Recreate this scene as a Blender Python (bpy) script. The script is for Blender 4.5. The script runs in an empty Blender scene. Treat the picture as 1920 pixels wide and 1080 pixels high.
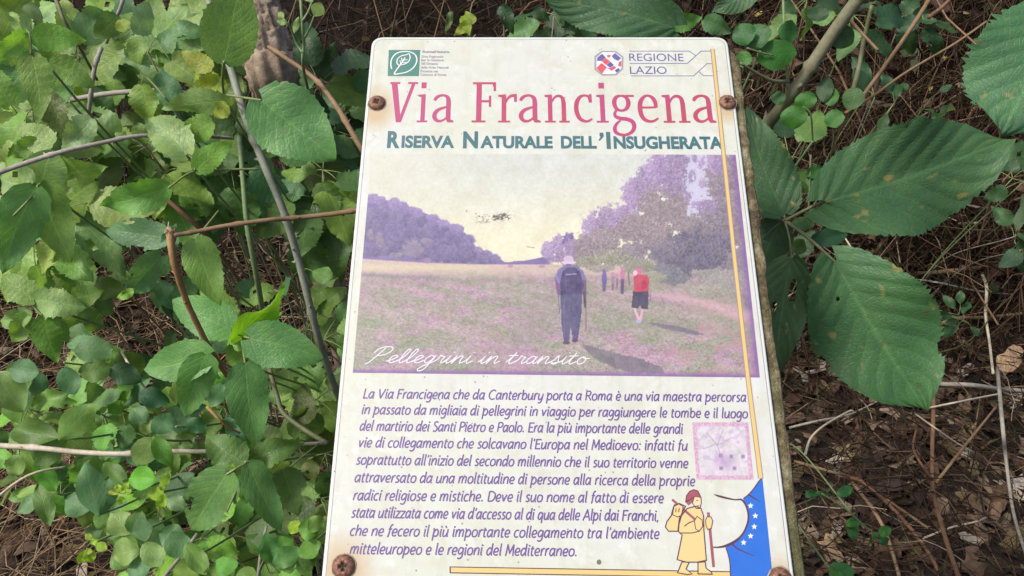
import bpy, bmesh, math, random
import numpy as np
from mathutils import Vector, Matrix

random.seed(7)
rng = np.random.RandomState(11)
scene = bpy.context.scene
COL = scene.collection

# ------------------------------------------------------------------ camera, light, exposure
PITCH = math.radians(32); FOC = 1400.0; CAMH = 1.12
CAM = Vector((0, 0, CAMH))
RX = Vector((1, 0, 0))
FW = Vector((0, math.cos(PITCH), -math.sin(PITCH)))
UP = Vector((0, math.sin(PITCH), math.cos(PITCH)))
cd = bpy.data.cameras.new('camera'); cam = bpy.data.objects.new('camera', cd); COL.objects.link(cam)
cam.location = CAM; cam.rotation_euler = (math.pi / 2 - PITCH, 0, 0)
cd.sensor_width = 36; cd.lens = 36 * FOC / 1920; cd.clip_start = 0.01; cd.clip_end = 200
scene.camera = cam

SUN_EL, SUN_AZ = 54, -112      # azimuth measured from +Y towards +X (degrees): the sun stands high on the left
world = bpy.data.worlds.new('World'); scene.world = world; world.use_nodes = True
wn = world.node_tree; bg = wn.nodes['Background']
sky = wn.nodes.new('ShaderNodeTexSky'); sky.sky_type = 'NISHITA'; sky.sun_disc = False
sky.sun_elevation = math.radians(SUN_EL); sky.sun_rotation = math.radians(SUN_AZ)
sky.dust_density = 4.0; sky.air_density = 1.0; sky.ozone_density = 0.6
wn.links.new(sky.outputs[0], bg.inputs[0]); bg.inputs[1].default_value = 0.10
sd = bpy.data.lights.new('sun', 'SUN'); sun = bpy.data.objects.new('sun', sd); COL.objects.link(sun)
sd.energy = 2.0; sd.angle = math.radians(10); sd.color = (1.0, 0.97, 0.91)
ce = math.cos(math.radians(SUN_EL))
sdir = Vector((math.sin(math.radians(SUN_AZ)) * ce, math.cos(math.radians(SUN_AZ)) * ce, math.sin(math.radians(SUN_EL))))
sun.rotation_euler = sdir.to_track_quat('Z', 'Y').to_euler(); sun.location = sdir * 5
vs = scene.view_settings
vs.view_transform = 'Standard'; vs.look = 'None'; vs.gamma = 1.0; vs.use_curve_mapping = False
vs.exposure = 0.9

# ------------------------------------------------------------------ measuring helpers
def W(px, py, d):
    """the place that a photograph pixel shows at a depth of d metres"""
    return CAM + d * (FW + RX * ((px - 960) / FOC) - UP * ((py - 540) / FOC))

TAU = math.radians(21.6)
SU = UP * math.cos(TAU) + FW * math.sin(TAU)          # up the face of the board
SN = UP * math.sin(TAU) - FW * math.cos(TAU)          # out of the face
SQ = W(960, 540, 0.45)
def S(px, py):
    """a pixel on the board's face, in metres across and up the face"""
    r = FW + RX * ((px - 960) / FOC) - UP * ((py - 540) / FOC)
    t = (SQ - CAM).dot(SN) / r.dot(SN)
    p = CAM + r * t - SQ
    return (p.dot(RX), p.dot(SU))
def S_inv(x, y):
    """numpy: face metres to pixel"""
    z = 0.45 + y * math.sin(TAU)
    return 960 + FOC * x / z, 540 - FOC * y * math.cos(TAU) / z

def lin(r, g, b):
    f = lambda c: (c / 255 / 12.92) if c <= 10 else ((c / 255 + 0.055) / 1.055) ** 2.4
    return (f(r), f(g), f(b))
def nlin(a):
    a = np.asarray(a, float) / 255
    return np.where(a <= 0.04045, a / 12.92, ((a + 0.055) / 1.055) ** 2.4)

_tab = np.random.RandomState(3).rand(256, 256)
def vnoise(x, y, s=0):
    x = np.asarray(x, float) + s * 17.31; y = np.asarray(y, float) + s * 9.77
    xi = np.floor(x).astype(int); yi = np.floor(y).astype(int)
    fx = x - xi; fy = y - yi; fx = fx * fx * (3 - 2 * fx); fy = fy * fy * (3 - 2 * fy)
    g = lambda a, b: _tab[a % 256, b % 256]
    return (g(xi, yi) * (1 - fx) + g(xi + 1, yi) * fx) * (1 - fy) + (g(xi, yi + 1) * (1 - fx) + g(xi + 1, yi + 1) * fx) * fy
def fbm(x, y, o=4, s=0):
    v = 0; a = 0.5; t = 0
    for k in range(o):
        v = v + a * vnoise(x * 2 ** k, y * 2 ** k, s + k); t += a; a *= 0.55
    return v / t

# ------------------------------------------------------------------ object helpers
def link_mesh(name, me, mat=None, parent=None, smooth=True):
    if mat is not None and not me.materials: me.materials.append(mat)
    o = bpy.data.objects.new(name, me); COL.objects.link(o)
    if parent: o.parent = parent
    return o
def mesh_from(name, v, f, mat=None, parent=None, smooth=True):
    me = bpy.data.meshes.new(name); me.from_pydata(v, [], f)
    if smooth: me.polygons.foreach_set('use_smooth', [True] * len(me.polygons))
    me.update()
    return link_mesh(name, me, mat, parent)
def thing(name, label, cat, loc=(0, 0, 0), group=None):
    o = bpy.data.objects.new(name, None); COL.objects.link(o); o.location = loc; o.empty_display_size = 0.02
    o['label'] = label; o['category'] = cat
    if group: o['group'] = group
    return o
def tag(o, label, cat, group=None):
    o['label'] = label; o['category'] = cat
    if group: o['group'] = group
    return o

def catmull(pts, n=6):
    P = [Vector(p) for p in pts]
    if len(P) < 3: return [P[0].lerp(P[-1], i / n) for i in range(n + 1)]
    Q = [2 * P[0] - P[1]] + P + [2 * P[-1] - P[-2]]
    out = []
    for i in range(1, len(Q) - 2):
        a, b, c, d = Q[i - 1], Q[i], Q[i + 1], Q[i + 2]
        for k in range(n):
            t = k / n
            out.append(0.5 * ((2 * b) + (c - a) * t + (2 * a - 5 * b + 4 * c - d) * t * t + (3 * b - a - 3 * c + d) * t ** 3))
    out.append(P[-1].copy())
    return out

def tube_data(V, F, pts, radii, sides=6, bump=0.0):
    """append a tapering tube to the lists"""
    n = len(pts); base = len(V); prev = None
    for i, p in enumerate(pts):
        d = (pts[min(i + 1, n - 1)] - pts[max(i - 1, 0)])
        d = d.normalized() if d.length > 1e-9 else Vector((0, 0, 1))
        if prev is None:
            a = d.orthogonal().normalized()
        else:
            a = prev - d * prev.dot(d); a = a.normalized() if a.length > 1e-6 else d.orthogonal().normalized()
        prev = a; b = d.cross(a); r = radii[i]
        for k in range(sides):
            an = 2 * math.pi * k / sides
            rr = r * (1 + (random.uniform(-bump, bump) if bump else 0))
            V.append(p + a * (math.cos(an) * rr) + b * (math.sin(an) * rr))
    for i in range(n - 1):
        for k in range(sides):
            k2 = (k + 1) % sides; q = base + i * sides
            F.append((q + k, q + k2, q + sides + k2, q + sides + k))
    F.append(tuple(base + k for k in range(sides))[::-1]); F.append(tuple(base + (n - 1) * sides + k for k in range(sides)))

def tube(name, pts, r0, r1, mat, parent=None, sides=8, n=6, bump=0.0, thorns=0, loc=None, rough=0.0, nodes=0):
    loc = Vector(loc) if loc is not None else (parent.location if parent else Vector((0, 0, 0)))
    P = [p - loc for p in catmull(pts, n)]
    if rough: P = [p + Vector((random.gauss(0, rough), random.gauss(0, rough), random.gauss(0, rough))) for p in P]
    m = len(P); R = [r0 + (r1 - r0) * i / (m - 1) for i in range(m)]
    if nodes:
        for i in range(nodes // 2, m, nodes): R[i] *= 1.35
    V, F = [], []
    tube_data(V, F, P, R, sides, bump)
    for _ in range(thorns):
        i = random.randrange(1, m - 1); d = (P[i + 1] - P[i - 1]).normalized()
        s = d.orthogonal().normalized(); s.rotate(Matrix.Rotation(random.uniform(0, 6.28), 3, d))
        r = R[i]; c = P[i] + s * r * 0.7; tip = c + s * r * 1.5 - d * r * 0.7
        b = len(V); t2 = d.cross(s)
        for k in range(5):
            a = 2 * math.pi * k / 5
            V.append(c + d * math.cos(a) * r * 0.75 + t2 * math.sin(a) * r * 0.35)
        V.append(tip)
        for k in range(5): F.append((b + k, b + (k + 1) % 5, b + 5))
    return mesh_from(name, V, F, mat, parent)

# ------------------------------------------------------------------ materials
class NT:
    def __init__(s, name):
        s.m = bpy.data.materials.new(name); s.m.use_nodes = True; s.t = s.m.node_tree
        s.b = s.t.nodes['Principled BSDF']; s.out = s.t.nodes['Material Output']
    def n(s, typ, **kw):
        x = s.t.nodes.new('ShaderNode' + typ)
        for k, v in kw.items():
            if k in ('i',):
                for a, b in v.items(): x.inputs[a].default_value = b
            else: setattr(x, k, v)
        return x
    def l(s, a, b): s.t.links.new(a, b)
    def math(s, op, a, b=None, c=None):
        x = s.n('Math', operation=op)
        for i, v in enumerate((a, b, c)):
            if v is None: continue
            if isinstance(v, (int, float)): x.inputs[i].default_value = v
            else: s.l(v, x.inputs[i])
        return x.outputs[0]
    def ramp(s, fac, *st):
        r = s.n('ValToRGB'); e = r.color_ramp.elements
        while len(e) < len(st): e.new(0.5)
        for i, (p, c) in enumerate(st):
            e[i].position = p; e[i].color = (c, c, c, 1) if isinstance(c, (int, float)) else (*c[:3], 1)
        s.l(fac, r.inputs[0]); return r.outputs[0]
    def mix(s, fac, a, b, mode='MIX'):
        x = s.n('Mix', data_type='RGBA', blend_type=mode)
        for sock, v in ((x.inputs[0], fac), (x.inputs[6], a), (x.inputs[7], b)):
            if isinstance(v, (int, float)): sock.default_value = v
            elif isinstance(v, tuple): sock.default_value = (*v[:3], 1)
            else: s.l(v, sock)
        return x.outputs[2]
    def noise(s, vec, sc, det=4, rough=0.6, out=0):
        x = s.n('TexNoise', i={'Scale': sc, 'Detail': det, 'Roughness': rough}); s.l(vec, x.inputs['Vector']); return x.outputs[out]
    def bump(s, h, st=0.4, dist=0.001):
        x = s.n('Bump', i={'Strength': st, 'Distance': dist}); s.l(h, x.inputs['Height']); s.l(x.outputs[0], s.b.inputs['Normal']); return x
    def coord(s, w='Object'): return s.n('TexCoord').outputs[w]

def leaf_material(name, spots=0.5, rough=0.42, trans=0.36, veincol=1.6, sheen=0.35, nlat=8, vb=0.34, va=0.5, net=12.0):
    t = NT(name); oi = t.n('ObjectInfo'); uv = t.n('UVMap'); uv.uv_map = 'UVMap'
    sep = t.n('SeparateXYZ'); t.l(uv.outputs[0], sep.inputs[0])
    a = t.math('ABSOLUTE', t.math('SUBTRACT', sep.outputs[0], 0.5))          # 0 at the midrib .. 0.5 at the margin
    mid = t.math('SUBTRACT', 1.0, t.math('MULTIPLY', a, 28.0)); mid = t.math('MAXIMUM', mid, 0.0)
    wob = t.math('MULTIPLY', t.math('SUBTRACT', t.noise(t.coord('Object'), 3.0, 2, .5), .5), 0.9)
    ph = t.math('FRACT', t.math('ADD', wob, t.math('SUBTRACT', t.math('MULTIPLY', sep.outputs[1], nlat), t.math('MULTIPLY', a, nlat * 0.62))))
    lat = t.math('ABSOLUTE', t.math('SUBTRACT', ph, 0.5))                       # 0 on a side vein
    lv = t.math('MAXIMUM', t.math('SUBTRACT', 1.0, t.math('MULTIPLY', lat, 16.0)), 0.0)
    cv = t.n('CombineXYZ'); t.l(t.math('MULTIPLY', sep.outputs[0], 1.0), cv.inputs[0]); t.l(t.math('MULTIPLY', sep.outputs[1], 1.4), cv.inputs[1])
    vor = t.n('TexVoronoi', feature='DISTANCE_TO_EDGE', i={'Scale': net}); t.l(cv.outputs[0], vor.inputs['Vector'])
    rv = t.math('MAXIMUM', t.math('SUBTRACT', 1.0, t.math('MULTIPLY', vor.outputs['Distance'], 9.0)), 0.0)
    co = t.coord('Object'); geo = t.n('NewGeometry')
    addv = t.n('VectorMath', operation='ADD'); t.l(co, addv.inputs[0])
    cmb = t.n('CombineXYZ'); t.l(t.math('MULTIPLY', oi.outputs['Random'], 37.0), cmb.inputs[0]); t.l(cmb.outputs[0], addv.inputs[1])
    v = addv.outputs[0]
    n1 = t.noise(v, 4.0, 4, 0.6); n2 = t.noise(v, 26.0, 3, 0.6)
    col = t.mix(1.0, oi.outputs['Color'], t.ramp(n1, (0.3, (0.78, 0.82, 0.85)), (0.7, (1.22, 1.16, 1.0))), 'MULTIPLY')
    col = t.mix(t.ramp(n2, (0.35, 0.0), (0.75, 0.35)), col, t.mix(1.0, col, (1.35, 1.2, 0.9), 'MULTIPLY'))
    vein = t.math('MAXIMUM', t.math('MAXIMUM', mid, t.math('MULTIPLY', lv, 0.6)), t.math('MULTIPLY', rv, 0.3))
    col = t.mix(t.math('MULTIPLY', vein, va), col, t.mix(1.0, col, (veincol * 1.15, veincol, veincol * 0.95), 'MULTIPLY'))
    # yellow and brown leaf spots
    n3 = t.noise(v, 9.0, 2, 0.4)
    col = t.mix(t.ramp(n3, (0.66, 0.0), (0.74, spots)), col, (0.22, 0.20, 0.06))
    n4 = t.noise(v, 17.0, 1, 0.4)
    col = t.mix(t.ramp(n4, (0.74, 0.0), (0.79, spots)), col, (0.13, 0.065, 0.03))
    eg = t.ramp(t.math('ADD', a, t.math('MULTIPLY', t.math('SUBTRACT', n1, .5), .35)), (.53, 0.0), (.6, spots))
    col = t.mix(eg, col, (.16, .10, .035))
    under = t.mix(0.55, col, (0.20, 0.27, 0.17))
    col = t.mix(geo.outputs['Backfacing'], col, under)
    t.l(col, t.b.inputs['Base Color']); t.b.inputs['Roughness'].default_value = rough
    t.b.inputs['Specular IOR Level'].default_value = sheen
    h = t.math('ADD', t.math('MULTIPLY', t.math('MINIMUM', lat, .22), 1.6), t.math('MULTIPLY', n2, 0.5))
    h = t.math('SUBTRACT', h, t.math('MULTIPLY', rv, 0.4))
    h = t.math('SUBTRACT', h, t.math('MULTIPLY', mid, 0.4))
    bm_ = t.bump(h, vb, 0.001)
    tr = t.n('BsdfTranslucent'); t.l(t.mix(1.0, col, (1.5, 1.5, 0.6), 'MULTIPLY'), tr.inputs[0]); t.l(bm_.outputs[0], tr.inputs['Normal'])
    ms = t.n('MixShader'); ms.inputs[0].default_value = trans
    t.l(t.b.outputs[0], ms.inputs[1]); t.l(tr.outputs[0], ms.inputs[2]); t.l(ms.outputs[0], t.out.inputs[0])
    return t.m

def bark_material(name, c0, c1, scale=120, rough=0.8, bump=0.5, stretch=True, tint=None):
    t = NT(name); co = t.coord('Object')
    n1 = t.noise(co, scale * 0.3, 5, 0.65); n2 = t.noise(co, scale * 3.0, 4, 0.7)
    col = t.ramp(n1, (0.3, c0), (0.7, c1))
    col = t.mix(t.ramp(n2, (0.35, 0.0), (0.8, 0.6)), col, t.mix(1.0, col, (0.5, 0.45, 0.4), 'MULTIPLY'))
    if tint:
        n3 = t.noise(co, scale * 0.12, 2, 0.5); col = t.mix(t.ramp(n3, (0.5, 0.0), (0.65, 0.8)), col, tint)
    t.l(col, t.b.inputs['Base Color']); t.b.inputs['Roughness'].default_value = rough
    t.b.inputs['Specular IOR Level'].default_value = 0.3
    t.bump(n2, bump, 0.001); return t.m

M = {}
M['leaf'] = leaf_material('bramble_leaf_green', 0.45)
M['leaf_big'] = leaf_material('broad_bramble_leaf', 0.75, 0.5, 0.15, 1.7, 0.3, 8, .5, .6, 22.0)
M['leaf_small'] = leaf_material('small_leaf_green', 0.15, 0.45, 0.38, 1.4, 0.35, 6, .28, .4, 9.0)
M['cane_grey'] = bark_material('grey_green_cane', (0.16, 0.19, 0.13), (0.30, 0.31, 0.25), 90, 0.6, 0.25)
M['cane_green'] = bark_material('olive_green_cane', (0.085, 0.10, 0.045), (0.17, 0.18, 0.09), 80, 0.55, 0.25)
M['cane_olive'] = bark_material('olive_grey_bark', (0.10, 0.105, 0.055), (0.21, 0.205, 0.125), 70, 0.7, 0.5, tint=(0.15, 0.10, 0.055))
M['cane_pale'] = bark_material('pale_green_stem', (0.13, 0.20, 0.08), (0.22, 0.30, 0.14), 90, 0.55, 0.2)
M['cane_brown'] = bark_material('brown_dry_cane', (0.14, 0.085, 0.045), (0.27, 0.18, 0.10), 100, 0.75, 0.5)
M['cane_orange'] = bark_material('orange_split_cane', (0.24, 0.12, 0.045), (0.42, 0.27, 0.12), 100, 0.7, 0.5)
M['twig_grey'] = bark_material('grey_dead_twig', (0.17, 0.15, 0.12), (0.36, 0.33, 0.28), 100, 0.85, 0.4)
M['twig_pale'] = bark_material('straw_pale_twig', (0.34, 0.29, 0.20), (0.58, 0.52, 0.40), 100, 0.7, 0.3)
M['twig_red'] = bark_material('reddish_dead_twig', (0.11, 0.055, 0.03), (0.22, 0.12, 0.07), 100, 0.8, 0.4)
M['petiole'] = bark_material('green_leaf_stalk', (0.14, 0.19, 0.06), (0.25, 0.29, 0.11), 120, 0.5, 0.15)

# ------------------------------------------------------------------ ground and bank
def ground_h(x, y):
    b = np.maximum(0, y - 1.35 - 0.25 * np.sin(x * 1.7 + 0.6))
    h = 0.95 * b * b / (b + 0.35)
    h = np.minimum(h, 2.4 + 0.1 * h)
    return h + 0.10 * (fbm(x * 1.6 + 20, y * 1.6 + 20, 3, 5) - 0.5) + 0.03 * (fbm(x * 9 + 50, y * 9 + 50, 3, 6) - 0.5)
gx = np.concatenate([np.linspace(-40, -3, 16), np.linspace(-2.9, 2.9, 130), np.linspace(3, 40, 16)])
gy = np.concatenate([np.linspace(-40, 0, 14), np.linspace(0.05, 4.5, 110), np.linspace(5, 60, 20)])
GX, GY = np.meshgrid(gx, gy); GZ = ground_h(GX, GY)
nx, ny = len(gx), len(gy)
gv = np.stack([GX.ravel(), GY.ravel(), GZ.ravel()], 1).tolist()
gf = [(j * nx + i, j * nx + i + 1, (j + 1) * nx + i + 1, (j + 1) * nx + i) for j in range(ny - 1) for i in range(nx - 1)]
t = NT('leaf_mould_soil'); co = t.coord('Object')
n1 = t.noise(co, 6, 5); n2 = t.noise(co, 60, 6, 0.7); n3 = t.noise(co, 260, 3, 0.7)
c = t.ramp(n2, (0.3, (0.010, 0.006, 0.004)), (0.55, (0.032, 0.019, 0.011)), (0.8, (0.08, 0.05, 0.03)))
c = t.mix(t.ramp(n1, (0.45, 0.0), (0.7, 0.5)), c, (0.03, 0.02, 0.012))
t.l(c, t.b.inputs['Base Color']); t.b.inputs['Roughness'].default_value = 0.95
t.bump(t.math('ADD', n2, t.math('MULTIPLY', n3, 0.5)), 1.0, 0.02)
M['soil'] = t.m
g = mesh_from('ground', gv, gf, M['soil']); g['kind'] = 'structure'

def gh(x, y): return float(ground_h(np.array(x), np.array(y)))
def ray_ground(px, py, lift=0.0):
    d = 0.8
    while d < 5:
        p = W(px, py, d)
        if p.z <= gh(p.x, p.y) + lift: return p, d
        d += 0.02
    return W(px, py, 5), 5

# ------------------------------------------------------------------ the information board
board = thing('information_board', 'tilted white information board with pink Via Francigena title, rusty screws and a printed field picture', 'information board', SQ)
board.rotation_euler = Matrix((RX, SU, SN)).transposed().to_euler()

def s2(px, py): return S(px, py)
# outline of the white plate, measured down both sides; the board runs on below the frame
def board_x(py, side):
    return (677 - 0.0937 * (py - 290)) if side < 0 else (1391 + 0.124 * (py - 290))
TLc, TRc = S(board_x(69, -1) , 69), S(board_x(69, 1), 69)
BLc, BRc = S(board_x(1195, -1), 1195), S(board_x(1195, 1), 1195)
def rounded(corners, r, n=6, jit=0.0, sub=0):
    """corners in order TL, TR, BR, BL; returns an outline"""
    out = []
    c = [Vector((*p, 0)) for p in corners]
    for i in range(4):
        p = c[i]; a = (c[i - 1] - p).normalized(); b = (c[(i + 1) % 4] - p).normalized()
        for k in range(n + 1):
            tt = k / n; q = (p + a * r) * (1 - tt) ** 2 + p * 2 * tt * (1 - tt) + (p + b * r) * tt ** 2
            out.append(q)
        if sub:
            e0 = p + b * r; nx_ = c[(i + 1) % 4]; e1 = nx_ + (p - nx_).normalized() * r
            for k in range(1, sub): out.append(e0.lerp(e1, k / sub))
    if jit:
        cen = sum(out, Vector((0, 0, 0))) / len(out)
        out = [q + (q - cen).normalized() * random.uniform(-jit, jit) for q in out]
    return out
def inset(corners, d):
    (a, b, c, e) = corners
    return [(a[0] + d, a[1] - d), (b[0] - d, b[1] - d), (c[0] - d, c[1] + d), (e[0] + d, e[1] + d)]
def slab(name, outline, z0, z1, mat, bevel=0.0, parent=board):
    bm = bmesh.new(); n = len(outline)
    cen = sum(outline, Vector((0, 0, 0))) / n
    rings = [(z0, 0.0), (z1 - bevel, 0.0)] + ([(z1 - bevel * 0.3, bevel * 0.4), (z1, bevel)] if bevel else [])
    if not bevel: rings = [(z0, 0), (z1, 0)]
    vr = []
    for z, ins in rings:
        vr.append([bm.verts.new((q.x - ins * (1 if q.x > cen.x else -1), q.y - ins * (1 if q.y > cen.y else -1), z)) for q in outline])
    for a, b in zip(vr[:-1], vr[1:]):
        for k in range(n): bm.faces.new((a[k], b[k], b[(k + 1) % n], a[(k + 1) % n]))
    bm.faces.new(vr[-1][::-1]); bm.faces.new(vr[0])
    bmesh.ops.recalc_face_normals(bm, faces=bm.faces)
    me = bpy.data.meshes.new(name); bm.to_mesh(me); bm.free()
    return link_mesh(name, me, mat, parent)

corners = [TLc, TRc, BRc, BLc]
# weathered print sheet
SCREWS = [S(707, 194), S(1364, 193), S(645, 1062), S(1463, 1084)]
def sheet_material(name, base, dirt, stain=True, rough=0.35):
    t = NT(name); co = t.coord('Object')
    n1 = t.noise(co, 22, 5, 0.62); n2 = t.noise(co, 110, 5, 0.65); n3 = t.noise(co, 420, 2, 0.5); n5 = t.noise(co, 9, 3, 0.5)
    col = t.mix(t.ramp(n1, (0.35, 0.0), (0.7, 0.8)), base, dirt)
    col = t.mix(t.ramp(n5, (0.42, 0.0), (0.62, 0.45)), col, (0.50, 0.505, 0.525))
    col = t.mix(t.ramp(n2, (0.42, 0.0), (0.72, 0.42)), col, (0.45, 0.43, 0.38))
    vo = t.n('TexVoronoi', i={'Scale': 190.0}); t.l(co, vo.inputs['Vector'])
    sp = t.ramp(vo.outputs['Distance'], (0.06, 1.0), (0.13, 0.0))
    sp = t.math('MULTIPLY', sp, t.ramp(t.noise(co, 60, 2), (0.50, 0.0), (0.56, 1.0)))
    col = t.mix(t.math('MULTIPLY', sp, 0.75), col, (0.12, 0.11, 0.08))
    if stain:
        mp = t.n('Mapping', i={'Scale': (1.0, .16, 1.0)}); t.l(co, mp.inputs['Vector'])
        nr = t.noise(mp.outputs[0], 140, 4, .6); col = t.mix(t.ramp(nr, (.52, 0.0), (.74, .34)), col, (0.36, 0.36, 0.26))
        nb = t.noise(co, 34, 5, .72); col = t.mix(t.ramp(nb, (.50, 0.0), (.62, .32)), col, (0.41, 0.39, 0.28))
        nw = t.noise(co, 70, 4, .7); col = t.mix(t.ramp(nw, (.54, 0.0), (.66, .4)), col, (0.58, 0.60, 0.58))
        ng = t.noise(co, 300, 4, .7); col = t.mix(t.ramp(ng, (.66, 0.0), (.72, .5)), col, (0.30, 0.27, 0.2))
        sep = t.n('SeparateXYZ'); t.l(co, sep.inputs[0])
        for k, (sx, sy) in enumerate(SCREWS):
            dx = t.math('SUBTRACT', sep.outputs[0], sx); dy = t.math('SUBTRACT', sep.outputs[1], sy - 0.004)
            d = t.math('SQRT', t.math('ADD', t.math('MULTIPLY', dx, dx), t.math('MULTIPLY', t.math('MULTIPLY', dy, dy), 0.6)))
            d = t.math('ADD', d, t.math('MULTIPLY', t.math('SUBTRACT', n2, 0.5), 0.006))
            f = t.ramp(t.math('MULTIPLY', d, (48.0, 66.0, 40.0, 52.0)[k]), (0.30, 0.72), (0.75, 0.0))
            col = t.mix(f, col, (0.42, 0.28, 0.13))
    t.l(col, t.b.inputs['Base Color']); t.b.inputs['Roughness'].default_value = rough
    t.b.inputs['Specular IOR Level'].default_value = 0.35
    t.bump(n2, 0.15, 0.0004); return t.m
M['plate'] = sheet_material('white_plate', (0.54, 0.575, 0.55), (0.47, 0.49, 0.46), False)
M['sheet'] = sheet_material('weathered_print_sheet', (0.495, 0.515, 0.46), (0.465, 0.47, 0.375))
t = NT('groove_dark'); t.b.inputs['Base Color'].default_value = (0.22, 0.2, 0.19, 1); t.b.inputs['Roughness'].default_value = 0.8; M['dark_seam'] = t.m
t = NT('mossy_chipboard'); co = t.coord('Object')
n1 = t.noise(co, 60, 5, 0.7); n2 = t.noise(co, 300, 5, 0.75); n3 = t.noise(co, 25, 3, 0.6)
c = t.ramp(n1, (0.36, (0.07, 0.05, 0.028)), (0.48, (0.19, 0.145, 0.065)), (0.62, (0.38, 0.33, 0.19)))
c = t.mix(t.ramp(n3, (0.5, 0.0), (0.66, 0.65)), c, (0.14, 0.15, 0.05))
c = t.mix(t.ramp(n2, (0.45, 0.0), (0.7, 0.75)), c, (0.06, 0.045, 0.03))
t.l(c, t.b.inputs['Base Color']); t.b.inputs['Roughness'].default_value = 0.95
t.bump(t.math('ADD', n1, n2), 1.0, 0.004); M['chip'] = t.m

slab('plate', rounded(corners, 0.008), -0.003, 0.0, M['plate'], 0.0008)
slab('edge_seam', rounded(inset(corners, 0.0020), 0.007), -0.0005, 0.00003, M['dark_seam'])  # dark ring drawn as the gap line round the print sheet
slab('print_sheet', rounded(inset(corners, 0.0024), 0.0066), -0.0004, 0.00016, M['sheet'], 0.0001)
# backing slab: a rough-edged board, a little wider than the plate on its right side
bk = [(TLc[0] + 0.003, TLc[1] - 0.002), (TRc[0] + 0.0085, TRc[1] - 0.006), (BRc[0] + 0.0085, BRc[1] - 0.004), (BLc[0] + 0.004, BLc[1] - 0.004)]
slab('backing_board', rounded(bk, 0.012, 6, 0.0008, 60), -0.024, -0.0032, M['chip'], 0.0035)
# post beneath, from the board's back down to the ground
pb = SQ - SN * 0.024 - SU * 0.05
V, F = [], []
tube_data(V, F, [Vector(p) for p in ((0, 0, 0), (0, 0.002, -0.25), (0.002, 0.0, -0.5), (0, 0, -(pb.z + 0.25)))], [0.045, 0.047, 0.046, 0.048], 20, 0.02)
M['post'] = bark_material('grey_round_post', (0.12, 0.10, 0.075), (0.26, 0.23, 0.18), 60, 0.9, 0.6)
post = mesh_from('post', V, F, M['post'], board)
iw = (Matrix.Translation(SQ) @ board.rotation_euler.to_matrix().to_4x4()).inverted()
post.matrix_local = iw @ Matrix.Translation(pb - Vector((0, 0, 0.018)))

# ---- printed matter: flat ink shapes a few hundredths of a millimetre above the sheet
def ink(name, rgb, rough=0.45, wear=0.35, dark=None):
    t = NT(name); co = t.coord('Object'); n = t.noise(co, 150, 5, 0.7); n2 = t.noise(co, 20, 3, 0.5)
    c = tuple(.66 * q for q in lin(*rgb))
    a = t.mix(t.ramp(n, (0.35, 0.0), (0.8, wear)), c, tuple(min(0.9, x * 0.5 + 0.23) for x in c))
    if dark is not None: a = t.mix(t.ramp(n2, (0.4, 0.0), (0.6, 1.0)), a, tuple(.66 * q for q in lin(*dark)))
    t.l(a, t.b.inputs['Base Color']); t.b.inputs['Roughness'].default_value = rough; return t.m
I = dict(pink=ink('faded_pink_ink', (190, 68, 98), wear=.14, dark=(192, 76, 128)), teal=ink('faded_teal_ink', (58, 110, 118), wear=0.2),
         purple=ink('purple_text_ink', (108, 76, 148), wear=0.2), grey=ink('grey_small_print_ink', (150, 140, 165)),
         green=ink('logo_green_ink', (66, 132, 116), wear=0.2), white=ink('white_ink', (238, 240, 242), wear=0.0),
         indigo=ink('indigo_ink', (98, 88, 158)), gold=ink('gold_ink', (232, 202, 122), wear=0.3), edge=ink('gold_edge_ink', (176, 138, 130)),
         blue=ink('bright_blue_ink', (40, 112, 214), wear=0.06), brown=ink('dark_brown_ink', (92, 48, 72), wear=0.1),
         robe=ink('robe_yellow_ink', (236, 208, 142), wear=0.2), hood=ink('hood_red_ink', (165, 78, 92), wear=0.2), skin=ink('skin_ink', (240, 216, 168)),
         red=ink('emblem_red_ink', (226, 82, 92)), octgrey=ink('emblem_grey_ink', (160, 158, 168)), script=ink('script_white_ink', (236, 232, 240), wear=0.0),
         scr=ink('stamp_dot_ink', (130, 85, 160)), black=ink('black_smudge_ink', (62, 62, 66), wear=0.5))
ZP = 0.00022
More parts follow.
